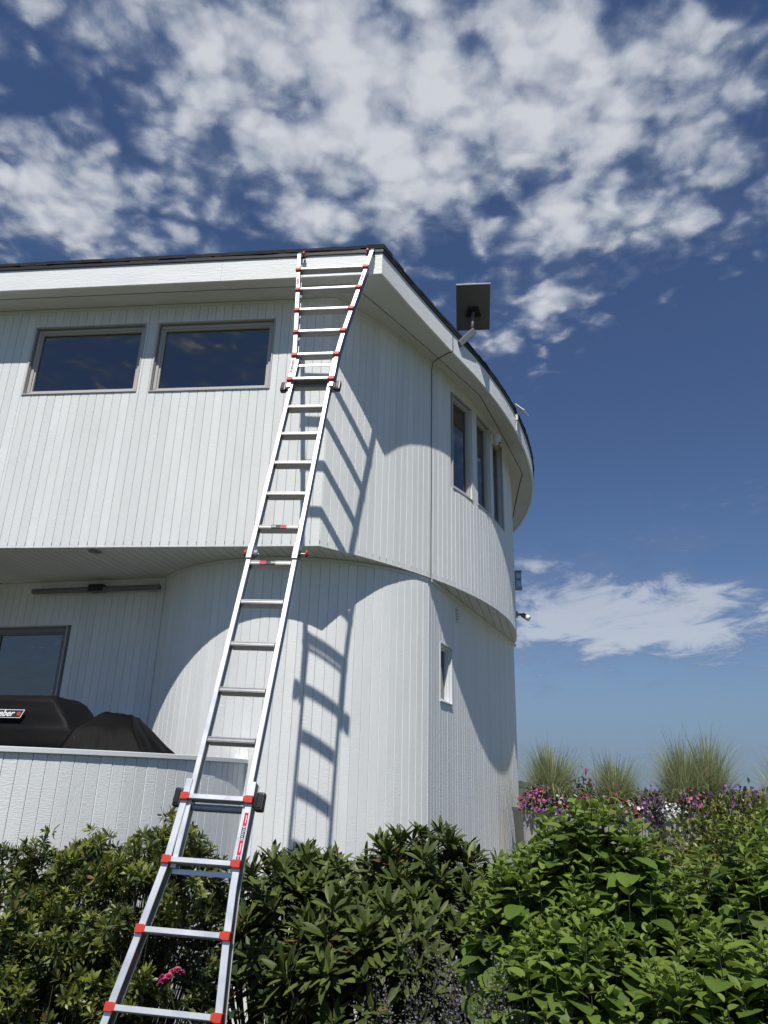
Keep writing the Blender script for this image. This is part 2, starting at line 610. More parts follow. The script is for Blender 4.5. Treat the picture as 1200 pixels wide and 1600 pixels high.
def thing(name, loc, label, cat, group=None, kind=None):
    o = bpy.data.objects.new(name, None)
    o.location = loc
    o.empty_display_size = 0.1
    COL.objects.link(o)
    ORIGIN[o.name] = tuple(map(float, loc))
    return tag(o, label, cat, group, kind)


def place(name, me, parent, mtx):
    """link a shared mesh as a child; mtx is in world space"""
    o = bpy.data.objects.new(name, me)
    COL.objects.link(o)
    o0 = origin_of(parent)
    o.parent = parent
    o.matrix_basis = Matrix.Translation((-o0[0], -o0[1], -o0[2])) @ mtx
    ORIGIN[o.name] = o0
    return o


def frame_mtx(o, x, y, z):
    m = Matrix.Identity(4)
    for i in range(3):
        m[i][0], m[i][1], m[i][2], m[i][3] = x[i], y[i], z[i], o[i]
    return m


# ------------------------------------------------------------------ plan of the house (measured, heights relative to the eye)
AW = -0.1142
HD = V3(math.cos(AW), math.sin(AW), 0)                 # along the long wall, to the right
NN = V3(-HD[1], HD[0], 0)                              # into the house
FP = V3(-0.52, 5.98, 0)
WP = FP + NN * 0.37
ZB, ZS = 1.996 + H, 4.672 + H                          # underside of the upper storey, underside of the eaves
UC, UR = V3(-4.295, 11.47, 0), 6.309                   # drum
KC, KR = V3(-0.818, 8.404, 0), 1.664                   # rounded lower wall
PC, PR = V3(-3.355, 7.207, 0), 2.255                   # terrace parapet
ZP = 0.126 + H
BW = 0.0885
CORNER_S = -0.100
CORNER = WP + HD * CORNER_S
ANG0 = math.atan2(CORNER[1] - UC[1], CORNER[0] - UC[0])


def circ(c, r, a):
    return V3(c[0] + r * math.cos(a), c[1] + r * math.sin(a), 0)


UR = float(np.linalg.norm((CORNER - UC)[:2]))          # the drum starts exactly at the corner
CH_A = circ(KC, KR, math.radians(-38.8))
CH_B = V3(2.007, 11.006, 0)
RE_A = circ(KC, KR, math.radians(-153.0))
RE_D = V3(-0.9705, 0.2411, 0)
RE_D = RE_D / np.linalg.norm(RE_D)

# eaves outline: straight along the long wall, then round the drum where the roof edge drops gently
FC = V3(-0.087, 5.93, 0)
ER = 6.645
ARC = list(np.radians(np.arange(-37, 76, 2.0)))
EAVE = [FP - HD * 9.5, FC] + [V3(x, y, 0) for x, y in ((0.06, 6.16), (0.20, 6.37), (0.428, 6.69), (0.653, 7.0), (0.85, 7.26))] + [circ(UC, ER, a) for a in ARC]


def zf(a):                                             # fascia underside round the drum
    return H + float(np.interp(math.degrees(a), [-37, -34, -31, -28, -25, -22, -19, -16, -12, 0, 80],
                               [4.488, 4.435, 4.392, 4.352, 4.308, 4.266, 4.234, 4.218, 4.208, 4.205, 4.205]))


def zw(a):                                             # where the soffit meets the drum wall
    return H + float(np.interp(math.degrees(a), [-56, -53, -48, -44, -40.8, -37.5, -32.4, -26.4, -20, -12, 0, 80],
                               [4.672, 4.667, 4.632, 4.597, 4.56, 4.525, 4.478, 4.44, 4.41, 4.395, 4.39, 4.39]))


EZ = [ZS, ZS] + [H + z for z in (4.660, 4.636, 4.596, 4.556, 4.520)] + [zf(a) for a in ARC]


def offset_poly(pts, d):
    """offset an open polyline to its right by d (mitred)"""
    out = []
    for i, p in enumerate(pts):
        ns = []
        for j in (i - 1, i):
            if 0 <= j < len(pts) - 1:
                t = pts[j + 1] - pts[j]
                t = t / np.linalg.norm(t)
                ns.append(V3(t[1], -t[0], 0))
        n = sum(ns) / len(ns)
        n = n / np.dot(n, n) if len(ns) == 2 else n
        out.append(p + n * d)
    return out


# ------------------------------------------------------------------ ground, far hill, terrace
mb = MB()
mb.add([(-6000, -6000, 0), (6000, -6000, 0), (6000, 6000, 0), (-6000, 6000, 0)], [(0, 1, 2, 3)])
tag(mb.build('ground', 'ground'), kind='structure')

mb = MB()
xs = np.linspace(40, 330, 40)
prof = [(x, max(0.0, 11.5 * math.exp(-((x - 120) / 75.0) ** 2) + 0.7 * math.sin(x * 0.31) + 0.5 * math.sin(x * 0.83)) if x < 300 else 0) for x in xs]
vs, fs = [], []
for i, (x, hgt) in enumerate(prof):
    vs += [(x, 860, -0.5), (x, 900, max(hgt, 0.0)), (x, 990, -0.5)]
for i in range(len(prof) - 1):
    fs += [(3 * i, 3 * i + 3, 3 * i + 4, 3 * i + 1), (3 * i + 1, 3 * i + 4, 3 * i + 5, 3 * i + 2)]
mb.add(vs, fs)
tag(mb.build('hill', 'hill', smooth=True), kind='structure')

terr = MB()
terr.prism([(1.6, 9.2), (9.0, 9.2), (9.0, 14.0), (2.3, 14.0)], 0.003, 0.75)
tag(terr.build('terrace', 'concrete'), kind='structure')

# ------------------------------------------------------------------ house
house = thing('house', (-4.3, 11.0, 0), 'two-storey white board-clad house with a round overhanging corner tower and flat eaves', 'house')


def board_mesh(w, h, name='board', t=0.017, c=0.0036, gap=0.0011):
    hw = w / 2 - gap
    pr = [(-hw, t), (-hw, c), (-hw + c, 0), (hw - c, 0), (hw, c), (hw, t)]
    n = len(pr)
    vs = [(x, y, 0) for x, y in pr] + [(x, y, h) for x, y in pr]
    fs = [(i, (i + 1) % n, n + (i + 1) % n, n + i) for i in range(n)] + [tuple(range(n))[::-1], tuple(range(n, 2 * n))]
    me = bpy.data.meshes.new(name)
    me.from_pydata(vs, [], fs)
    me.materials.append(M['board'])
    bm = bmesh.new()
    bm.from_mesh(me)
    bmesh.ops.recalc_face_normals(bm, faces=bm.faces)
    bm.to_mesh(me)
    bm.free()
    return me


_bm_cache = {}


def put_board(parent, c, tangent, w, z0, z1, name='board'):
    key = (round(w, 4), round(z1 - z0, 4))
    if key not in _bm_cache:
        _bm_cache[key] = board_mesh(w, z1 - z0)
    t = V3(tangent[0], tangent[1], 0)
    t /= np.linalg.norm(t)
    y = V3(-t[1], t[0], 0)
    c = V3(c[0], c[1], 0) + y * random.uniform(-0.0008, 0.0008)
    tilt = random.uniform(-0.006, 0.006)
    t2 = t * math.cos(tilt) + y * math.sin(tilt)
    y2 = -t * math.sin(tilt) + y * math.cos(tilt)
    return place(name, _bm_cache[key], parent, frame_mtx((c[0], c[1], z0), t2, y2, (0, 0, 1)))


def rect_window(parent, p0, p1, z0, z1, fw=0.038, mat='frame', proud=-0.036, sill=True, cap=True, pane_back=0.072, depth=0.115, label=None):
    """a window between plan points p0 (left) and p1 (right): frame > pane, sash, sill, head flashing"""
    p0, p1 = V3(*p0), V3(*p1)
    t = (p1 - p0)
    wdt = np.linalg.norm(t)
    t /= wdt
    y = V3(-t[1], t[0], 0)                    # into the house
    up = V3(0, 0, 1)
    ax = (t, y, up)
    cen = (p0 + p1) / 2

    def bar(mb, s0, s1, za, zb_, y0, y1):
        c = p0 + t * (s0 + s1) / 2 + y * (y0 + y1) / 2
        mb.box((c[0], c[1], (za + zb_) / 2), ax, ((s1 - s0) / 2, (y1 - y0) / 2, (zb_ - za) / 2))

    f = MB()
    bar(f, 0, wdt, z1 - fw, z1, -proud, depth)
    bar(f, 0, wdt, z0, z0 + fw, -proud, depth)
    bar(f, 0, fw, z0 + fw, z1 - fw, -proud, depth)
    bar(f, wdt - fw, wdt, z0 + fw, z1 - fw, -proud, depth)
    fo = f.build('window', mat, parent, bevel=0.003)
    s = MB()
    iw, b = fw + 0.0015, 0.016
    bar(s, iw, wdt - iw, z1 - iw - b, z1 - iw, pane_back - 0.022, pane_back + 0.02)
    bar(s, iw, wdt - iw, z0 + iw, z0 + iw + b, pane_back - 0.022, pane_back + 0.02)
    bar(s, iw, iw + b, z0 + iw + b, z1 - iw - b, pane_back - 0.022, pane_back + 0.02)
    bar(s, wdt - iw - b, wdt - iw, z0 + iw + b, z1 - iw - b, pane_back - 0.022, pane_back + 0.02)
    s.build('sash', mat, fo)
    g = MB()
    bar(g, iw + b - 0.003, wdt - iw - b + 0.003, z0 + iw + b - 0.003, z1 - iw - b + 0.003, pane_back, pane_back + 0.006)
    g.build('pane', 'glass', fo)
    if sill:
        q = MB()
        bar(q, -0.014, wdt + 0.014, z0 - 0.013, z0 - 0.001, -0.012, 0.06)
        q.build('sill', mat, fo, bevel=0.002)
    if cap:
        q = MB()
        bar(q, -0.014, wdt + 0.014, z1 + 0.001, z1 + 0.012, -0.006, 0.06)
        bar(q, -0.013, -0.001, z0, z1, -0.005, 0.06)
        bar(q, wdt + 0.001, wdt + 0.013, z0, z1, -0.005, 0.06)
        q.build('casing', 'frame' if mat != 'trim' else 'trim', fo)
    return fo


# --- upper long wall with its two windows
WIN = [(-3.290, -2.087, 3.653 + H, 4.443 + H), (-1.931, -0.708, 3.645 + H, 4.440 + H)]
S_LEFT = -7.5
BT = 0.017


def wall_pt(s, d=0.0):
    return WP + HD * s + NN * d


ax_w = (HD, NN, V3(0, 0, 1))
mb = MB()


def wall_box(s0, s1, z0, z1, d0, d1):
    c = wall_pt((s0 + s1) / 2, (d0 + d1) / 2)
    mb.box((c[0], c[1], (z0 + z1) / 2), ax_w, ((s1 - s0) / 2, (d1 - d0) / 2, (z1 - z0) / 2))


D0, D1 = BT + 0.002, 0.12
wall_box(S_LEFT, CORNER_S - 0.02, ZB + 0.02, WIN[0][2] + 0.01, D0, D1)
wall_box(S_LEFT, CORNER_S - 0.02, WIN[0][3] - 0.01, ZS - 0.002, D0, D1)
wall_box(S_LEFT, WIN[0][0] + 0.01, WIN[0][2] + 0.011, WIN[0][3] - 0.011, D0, D1)
wall_box(WIN[0][1] - 0.01, WIN[1][0] + 0.01, WIN[0][2] + 0.011, WIN[0][3] - 0.011, D0, D1)
wall_box(WIN[1][1] - 0.01, CORNER_S - 0.02, WIN[0][2] + 0.011, WIN[0][3] - 0.011, D0, D1)
upper_wall = mb.build('upper_wall', 'sheathing', house)

s = CORNER_S
i = 0
ZT = ZS - 0.032
while s > -4.55:
    w = BW
    if abs(s - 0.0) < 0:
        w = BW
    if i == 36:
        w = 0.034                               # the narrow closing strip beside the left window
    a, b = s - w, s
    c = wall_pt((a + b) / 2)
    pieces = [(a, b, ZB, ZT)]
    for (w0, w1, z0, z1) in WIN:
        w0, w1 = w0 - 0.013, w1 + 0.013
        if a < w1 and b > w0:
            pieces = [(a, b, ZB, z0 - 0.014), (a, b, z1 + 0.013, ZT)]
            if a < w0 - 0.006:
                pieces.append((a, w0, z0 - 0.014, z1 + 0.013))
            if b > w1 + 0.006:
                pieces.append((w1, b, z0 - 0.014, z1 + 0.013))
    for (sa, sb, z0, z1) in pieces:
        put_board(upper_wall, wall_pt((sa + sb) / 2), HD, sb - sa, z0, z1)
    s -= w
    i += 1
mb = MB()
c = wall_pt((S_LEFT - 4.55) / 2, BT / 2)
mb.box((c[0], c[1], (ZB + ZT) / 2), ax_w, ((-4.56 - S_LEFT) / 2 - 0.01, BT / 2, (ZT - ZB) / 2))
mb.build('plain_siding', 'board', upper_wall)
mb = MB()
wall_box(S_LEFT, CORNER_S + 0.010, ZT, ZS - 0.003, -0.010, 0.02)
mb.build('frieze_board', 'trim', upper_wall)
for (w0, w1, z0, z1) in WIN:
    rect_window(house, wall_pt(w0), wall_pt(w1), z0, z1)
# --- drum wall
DW = [(-36.65, -32.48), (-31.03, -27.2), (-25.92, -21.6)]
DZ0, DZ1 = 3.152 + H, 4.348 + H
A_END = math.radians(75)
step = BW / UR
angs = np.arange(ANG0, A_END, math.radians(2.0))


def ring(mb, a0, a1, z0, z1, r0, r1, c=UC, n=None):
    n = n or max(2, int(abs(a1 - a0) / math.radians(1.5)) + 2)
    aa = np.linspace(a0, a1, n)
    if callable(z0):
        z0 = [z0(a) for a in aa]
    if callable(z1):
        z1 = [z1(a) for a in aa]
    mb.strip([circ(c, r0, a) for a in aa], [circ(c, r1, a) for a in aa], z0, z1)


WA0, WA1 = math.radians(DW[0][0]), math.radians(DW[2][1])
mb = MB()
ro, ri = UR - BT - 0.002, UR - 0.13
ring(mb, ANG0 - 0.0, WA0 + 0.001, ZB + 0.02, lambda a: zw(a) + 0.012, ri, ro)
ring(mb, WA1 - 0.001, A_END, ZB + 0.02, lambda a: zw(a) + 0.012, ri, ro)
ring(mb, WA0, WA1, ZB + 0.02, DZ0 + 0.01, ri, ro)
ring(mb, WA0, WA1, DZ1 - 0.01, lambda a: zw(a) + 0.012, ri, ro)
drum_wall = mb.build('drum_wall', 'sheathing', house)
mb = MB()
for k in range(2):                                     # flat posts between the three windows
    a0, a1 = math.radians(DW[k][1]), math.radians(DW[k + 1][0])
    p0, p1 = circ(UC, UR - 0.004, a0), circ(UC, UR - 0.004, a1)
    t = (p1 - p0) / np.linalg.norm(p1 - p0)
    y = V3(-t[1], t[0], 0)
    c = (p0 + p1) / 2 + y * 0.055
    mb.box((c[0], c[1], (DZ0 + DZ1) / 2), (t, y, V3(0, 0, 1)), (np.linalg.norm(p1 - p0) / 2 - 0.001, 0.06, (DZ1 - DZ0) / 2 + 0.02))
mb.build('window_post', 'trim', drum_wall)
nb = int((math.radians(4) - ANG0) / step)
for k in range(nb):
    a = ANG0 + (k + 0.5) * step + 0.0006
    p = circ(UC, UR, a)
    tan = (-math.sin(a), math.cos(a))
    zt = zw(a) - 0.02
    spans = [(ZB, zt)]
    if WA0 - 0.2 * step < a < WA1 + 0.2 * step:
        spans = [(ZB, DZ0 - 0.016), (DZ1 + 0.014, zt)]
    for z0, z1 in spans:
        put_board(drum_wall, p, tan, BW, z0, z1)
mb = MB()
ring(mb, ANG0 + (nb + 0.1) * step, A_END, ZB, lambda a: zw(a) - 0.01, UR - BT, UR)
mb.build('plain_siding', 'board', drum_wall)
mb = MB()
ring(mb, ANG0 + 0.001, A_END, lambda a: zw(a) - 0.030, lambda a: zw(a) + 0.004, UR - 0.02, UR + 0.012)
mb.build('frieze_board', 'trim', drum_wall)
for a0, a1 in DW:
    rect_window(house, circ(UC, UR - 0.002, math.radians(a0)), circ(UC, UR - 0.002, math.radians(a1)), DZ0, DZ1, fw=0.042, proud=-0.02, pane_back=0.055)

# --- lower walls: rounded, flat right-hand one, recess
lower_wall = MB()
ring(lower_wall, math.radians(-153), math.radians(-38.8), 0.003, ZB - 0.001, KR - 0.14, KR - BT - 0.002, KC)
lower_wall = lower_wall.build('rounded_lower_wall', 'sheathing', house)
a0, a1 = math.radians(-153.0), math.radians(-38.8)
nk = int(round((a1 - a0) * KR / BW))
stp = (a1 - a0) / nk
for k in range(nk):
    a = a0 + (k + 0.5) * stp
    put_board(lower_wall, circ(KC, KR, a), (-math.sin(a), math.cos(a)), stp * KR, 0.02, ZB - 0.035)
mb = MB()
ring(mb, a0, a1 + 0.004, ZB - 0.034, ZB - 0.002, KR - 0.03, KR + 0.010, KC)
mb.build('frieze_board', 'trim', lower_wall)

CT = (CH_B - CH_A) / np.linalg.norm(CH_B - CH_A)
CN = V3(-CT[1], CT[0], 0)
CL = float(np.linalg.norm(CH_B - CH_A))
CW = (0.385, 0.775, 0.808 + H, 1.394 + H)


def ch_pt(s, d=0.0):
    return CH_A + CT * s + CN * d


mb = MB()


def ch_box(mb, s0, s1, z0, z1, d0, d1):
    c = ch_pt((s0 + s1) / 2, (d0 + d1) / 2)
    mb.box((c[0], c[1], (z0 + z1) / 2), (CT, CN, V3(0, 0, 1)), ((s1 - s0) / 2, (d1 - d0) / 2, (z1 - z0) / 2))


ch_box(mb, 0.06, CL, 0.003, CW[2] + 0.01, D0, D1)
ch_box(mb, 0.06, CL, CW[3] - 0.01, ZB - 0.001, D0, D1)
ch_box(mb, 0.06, CW[0] + 0.01, CW[2] + 0.011, CW[3] - 0.011, D0, D1)
ch_box(mb, CW[1] - 0.01, CL, CW[2] + 0.011, CW[3] - 0.011, D0, D1)
chord_wall = mb.build('flat_lower_wall', 'sheathing', house)
n = int(CL / BW)
for k in range(n):
    s = 0.012 + (k + 0.5) * BW
    spans = [(0.02, ZB - 0.035)]
    if s + BW / 2 > CW[0] + 0.012 and s - BW / 2 < CW[1] - 0.012:
        spans = [(0.02, CW[2] - 0.016), (CW[3] + 0.014, ZB - 0.035)]
    for z0, z1 in spans:
        put_board(chord_wall, ch_pt(s), CT, BW, z0, z1)
mb = MB()
ch_box(mb, 0.02, CL, ZB - 0.034, ZB - 0.002, -0.03, 0.02)
mb.build('frieze_board', 'trim', chord_wall)
rect_window(house, ch_pt(CW[0], -0.002), ch_pt(CW[1], -0.002), CW[2], CW[3], fw=0.02, mat='trim', proud=-0.02, pane_back=0.07, cap=True)
mb = MB()                                              # return walls behind
mb.strip([CH_B + V3(-0.16, 0.02, 0), V3(0.0, 13.1, 0)], [CH_B + V3(-0.02, 0.06, 0), V3(0.1, 13.2, 0)], 0.003, ZB - 0.002)
mb.build('back_return_wall', 'board', house)
# little louvred wall vent
vent = MB()
for k in range(5):
    c = ch_pt(1.0, -0.012)
    vent.box((c[0], c[1], 1.745 + H + k * 0.034), (CT, CN, V3(0, 0, 1)), (0.05, 0.010, 0.009))
vt = vent.build('wall_vent', 'trim', house)

# recess wall with the terrace door
RN = V3(RE_D[1], -RE_D[0], 0)                           # into the house (walking left the house is on the right)
if RN[1] < 0:
    RN = -RN


def re_pt(s, d=0.0):
    return RE_A + RE_D * s + RN * d


def re_box(mb, s0, s1, z0, z1, d0, d1):
    c = re_pt((s0 + s1) / 2, (d0 + d1) / 2)
    mb.box((c[0], c[1], (z0 + z1) / 2), (RE_D, RN, V3(0, 0, 1)), ((s1 - s0) / 2, (d1 - d0) / 2, (z1 - z0) / 2))


ZD = -0.95 + H                                          # terrace deck
DR = (1.117, 3.05, ZD + 0.03, 1.497 + H)
mb = MB()
re_box(mb, -0.25, DR[0] + 0.01, 0.003, ZB - 0.001, D0, D1)
re_box(mb, DR[1] - 0.01, 5.2, 0.003, ZB - 0.001, D0, D1)
re_box(mb, DR[0] + 0.01, DR[1] - 0.01, DR[3] - 0.01, ZB - 0.001, D0, D1)
re_box(mb, DR[0] + 0.01, DR[1] - 0.01, 0.003, ZD, D0, D1)
recess_wall = mb.build('recess_wall', 'sheathing', house)
for k in range(28):
    s = 0.004 + (k + 0.5) * BW
    z0 = ZD + 0.01
    if s + BW / 2 > DR[0] + 0.012:
        z0 = DR[3] + 0.014
    put_board(recess_wall, re_pt(s), -RE_D, BW, z0, ZB - 0.035)
mb = MB()
re_box(mb, 0.0, 3.2, ZB - 0.034, ZB - 0.002, -0.012, 0.02)
mb.build('frieze_board', 'trim', recess_wall)
dro = rect_window(house, re_pt(DR[1]), re_pt(DR[0]), DR[2], DR[3], fw=0.058, mat='frame_dark', sill=False, cap=True)
dro.name = 'terrace_door'
ORIGIN[dro.name] = origin_of(house)
mb = MB()                                               # sliding leaf stile and rails
re_box(mb, 1.98, 2.07, DR[2] + 0.08, DR[3] - 0.08, 0.055, 0.09)
mb.build('door_stile', 'frame_dark', dro)

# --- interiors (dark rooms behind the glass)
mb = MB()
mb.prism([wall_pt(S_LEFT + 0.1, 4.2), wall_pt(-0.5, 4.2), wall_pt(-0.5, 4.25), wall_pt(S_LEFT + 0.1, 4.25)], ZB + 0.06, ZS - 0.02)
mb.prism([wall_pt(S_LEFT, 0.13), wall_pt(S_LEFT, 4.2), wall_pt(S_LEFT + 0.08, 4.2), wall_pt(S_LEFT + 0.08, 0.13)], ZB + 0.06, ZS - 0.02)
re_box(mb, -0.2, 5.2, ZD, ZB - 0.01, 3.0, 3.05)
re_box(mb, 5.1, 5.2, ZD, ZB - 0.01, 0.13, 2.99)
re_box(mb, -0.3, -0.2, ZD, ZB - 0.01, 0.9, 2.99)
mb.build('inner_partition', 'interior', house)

# --- underside of the upper storey: tongue-and-groove boards
outline = [wall_pt(S_LEFT, 0.001), wall_pt(CORNER_S, 0.001)] + [circ(UC, UR - 0.001, a) for a in np.linspace(ANG0, A_END, 60)[1:]]
outline = [V3(*p) for p in outline]


def clip(poly, n, d, keep_ge):
    out = []
    m = len(poly)
    for i in range(m):
        a, b = poly[i], poly[(i + 1) % m]
        da, db = np.dot(a[:2], n) - d, np.dot(b[:2], n) - d
        if not keep_ge:
            da, db = -da, -db
        if da >= 0:
            out.append(a)
        if (da >= 0) != (db >= 0):
            t = da / (da - db)
            out.append(a + (b - a) * t)
    return out


SD = math.radians(77.0)
sn = np.array([math.sin(SD), -math.cos(SD)])            # across the boards
proj_ = [np.dot(p[:2], sn) for p in outline]
soffit = MB()
soffit.prism(outline[:2] + outline[2:], ZB + 0.022, ZB + 0.055)
soffit = soffit.build('storey_floor', 'sheathing', house)
lo_, hi_ = np.dot(np.array([-4.6, 6.8]), sn), np.dot(np.array([2.1, 10.5]), sn)
d = lo_
while d < hi_:
    poly = clip(clip(outline, sn, d + 0.003, True), sn, d + BW - 0.003, False)
    # keep the strip only as deep as can be seen from outside
    poly = clip(poly, np.array([0.0, 1.0]), 11.6, False) if poly else poly
    if len(poly) >= 3:
        MB().prism(poly, ZB + 0.002, ZB + 0.018).build('soffit_board', 'soffit', soffit)
    d += BW
rec = MB()
rec.lathe((-2.739, 6.735, ZB + 0.004), (0, 0, -1), [(0, 0.06), (0.012, 0.06), (0.014, 0.045), (0.006, 0.04)], 20)
rec.build('recessed_light', 'steel', soffit)

# --- eaves: soffit panels, fascia, drip edge, roof
def ang_of(p):
    return math.atan2(p[1] - UC[1], p[0] - UC[0])


def soffit_z(p):
    """height of the soffit at a plan point (ruled between wall and fascia)"""
    a = ang_of(p)
    if a < math.radians(-52.5):
        return ZS
    k = min(range(1, len(EAVE)), key=lambda i_: abs(ang_of(EAVE[i_]) - a))
    re_ = float(np.linalg.norm((EAVE[k] - UC)[:2]))
    t_ = (float(np.linalg.norm((p - UC)[:2])) - UR) / (re_ - UR)
    return zw(a) + (float(np.interp(a, [ang_of(q) for q in EAVE[1:]], EZ[1:])) - zw(a)) * min(max(t_, 0.0), 1.0)


def resample(pts, n):
    pts = [V3(*p) for p in pts]
    L_ = [0]
    for a, b in zip(pts, pts[1:]):
        L_.append(L_[-1] + np.linalg.norm(b - a))
    out = []
    for t in np.linspace(0, L_[-1], n):
        i = min(max(int(np.searchsorted(L_, t)) - 1, 0), len(pts) - 2)
        out.append(pts[i] + (pts[i + 1] - pts[i]) * (t - L_[i]) / (L_[i + 1] - L_[i]))
    return out


G = [FP - HD * 9.5 + NN * 0.155, FP + HD * 0.11 + NN * 0.155, V3(1.147, 7.93, 0), V3(2.016, 9.894, 0), V3(2.24, 12.15, 0), V3(1.65, 14.4, 0), V3(0.2, 16.4, 0)]
eave_in = offset_poly(EAVE, -0.022)
dense = resample(eave_in[1:], 900)
gs = resample(G[1:], 70)
gi = [p + (UC - p) / np.linalg.norm(UC - p) * 0.014 for p in gs]
mb = MB()
lw = [wall_pt(S_LEFT - 1.5, 0.11), wall_pt(CORNER_S, 0.11)]
mb.strip(lw, [G[0] + NN * 0.014, G[1] + NN * 0.014], ZS + 0.002, ZS + 0.018)
inn = [circ(UC, UR - 0.12, max(ang_of(p), ANG0)) for p in gs]
zi, zg = [soffit_z(p) for p in inn], [soffit_z(p) for p in gi]
vs, fs = [], []
for (p, q, a_, b_) in zip(inn, gi, zi, zg):
    vs += [(p[0], p[1], a_ + 0.002), (q[0], q[1], b_ + 0.002), (q[0], q[1], b_ + 0.018), (p[0], p[1], a_ + 0.018)]
for i in range(len(inn) - 1):
    p, q = 4 * i, 4 * i + 4
    for k in range(4):
        fs.append((p + k, q + k, q + (k + 1) % 4, p + (k + 1) % 4))
mb.add(vs, fs)
eaves_o = mb.build('eaves_soffit', 'soffit', house)
mb = MB()
mb.strip([G[0], G[1]], [eave_in[0], eave_in[1]], ZS + 0.002, ZS + 0.018)
pairs = [(G[1], eave_in[1])]
for p in gs[1:]:
    q = min(dense, key=lambda z_: np.linalg.norm(z_ - p))
    pairs.append((p, q))
cuts = [0, 14, 27, 40, len(pairs) - 1]
for ca, cb in zip(cuts, cuts[1:]):
    seg = [list(x) for x in pairs[ca:cb + 1]]
    seg[0] = [seg[0][0] + (seg[1][0] - seg[0][0]) * 0.03, seg[0][1] + (seg[1][1] - seg[0][1]) * 0.03] if ca else seg[0]
    vs, fs = [], []
    for p, q in seg:
        a_, b_ = soffit_z(p), soffit_z(q)
        vs += [(p[0], p[1], a_ + 0.002), (q[0], q[1], b_ + 0.002), (q[0], q[1], b_ + 0.018), (p[0], p[1], a_ + 0.018)]
    for i in range(len(seg) - 1):
        p, q = 4 * i, 4 * i + 4
        for k in range(4):
            fs.append((p + k, q + k, q + (k + 1) % 4, p + (k + 1) % 4))
    m_ = 4 * len(seg)
    fs += [(0, 1, 2, 3), (m_ - 1, m_ - 2, m_ - 3, m_ - 4)]
    mb.add(vs, fs)
mb.build('outer_soffit_panel', 'soffit', eaves_o)
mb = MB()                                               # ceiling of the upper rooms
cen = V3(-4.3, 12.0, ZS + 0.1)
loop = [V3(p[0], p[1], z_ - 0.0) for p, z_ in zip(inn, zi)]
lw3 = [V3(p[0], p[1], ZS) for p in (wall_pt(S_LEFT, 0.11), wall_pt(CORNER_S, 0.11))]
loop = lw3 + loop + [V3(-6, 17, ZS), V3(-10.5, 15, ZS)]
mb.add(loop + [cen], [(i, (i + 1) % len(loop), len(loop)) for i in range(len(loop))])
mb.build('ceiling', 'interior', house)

FH = 0.232
ZF = ZS + FH
fin = offset_poly(EAVE, -0.021)
EZa = np.array(EZ)
mb = MB()
jt = 1.62                                                # butt joint in the long fascia
mb.strip([fin[0], fin[1] - HD * (jt + 0.0015)], [EAVE[0], EAVE[1] - HD * (jt + 0.0015)], ZS - 0.012, ZF)
mb.build('fascia_board', 'fascia', house)
mb = MB()
mb.strip([fin[1] - HD * jt, fin[1]], [EAVE[1] - HD * jt, EAVE[1]], ZS - 0.013, ZF)
mb.build('fascia_board', 'fascia', house)
mb = MB()
mb.strip(fin[1:], EAVE[1:], EZa[1:] - 0.012, EZa[1:] + FH)
mb.build('fascia_board', 'fascia', house)
dr_o = offset_poly(EAVE, 0.014)
mb = MB()
mb.strip(fin, dr_o, EZa + FH + 0.002, EZa + FH + 0.040)
mb.build('drip_edge', 'drip', house)
# roof deck rising from the eaves to a ridge point
RG = V3(-5.2, 13.0, 0)
rim = offset_poly(EAVE, 0.012)
rim = [V3(p[0], p[1], z_ + FH + 0.042) for p, z_ in zip(rim, EZ)] + [V3(-4, 19, ZF), V3(-11, 19, ZF), V3(-11, 8, ZF)]
mb = MB()
n = len(rim)
vs = [tuple(p) for p in rim] + [(RG[0], RG[1], ZF + 1.0)]
fs = [(i, (i + 1) % n, n) for i in range(n)]
mb.add(vs, fs)
roof = mb.build('roof', 'shingle', house)


def shingle_mesh(k):
    r = random.Random(k)
    bm = MB()
    w, dpt = 0.30, 0.20
    vs = []
    for x in np.linspace(-w / 2, w / 2, 4):
        jag = r.uniform(-0.002, 0.004)
        th = r.uniform(0.011, 0.017)
        vs += [(x, -jag, 0), (x, dpt, 0.02), (x, dpt, 0.02 + th), (x, -jag, th)]
    fs = []
    for i in range(3):
        p, q = 4 * i, 4 * i + 4
        for j in range(4):
            fs.append((p + j, q + j, q + (j + 1) % 4, p + (j + 1) % 4))
    fs += [(0, 1, 2, 3), (15, 14, 13, 12)]
    me = bpy.data.meshes.new('shingle')
    me.from_pydata(vs, [], fs)
    me.materials.append(M['shingle'])
    b2 = bmesh.new()
    b2.from_mesh(me)
    bmesh.ops.recalc_face_normals(b2, faces=b2.faces)
    b2.to_mesh(me)
    b2.free()
    return me


SH = [shingle_mesh(k) for k in range(6)]
rim_line = [V3(p[0], p[1], z_ + FH + 0.043) for p, z_ in zip(offset_poly(EAVE, 0.019), EZ)]
Ls = [0]
for a, b in zip(rim_line, rim_line[1:]):
    Ls.append(Ls[-1] + np.linalg.norm(b - a))


def along(t):
    i = min(max(int(np.searchsorted(Ls, t)) - 1, 0), len(rim_line) - 2)
    a, b = rim_line[i], rim_line[i + 1]
    return a + (b - a) * (t - Ls[i]) / (Ls[i + 1] - Ls[i]), (b - a) / np.linalg.norm(b - a)


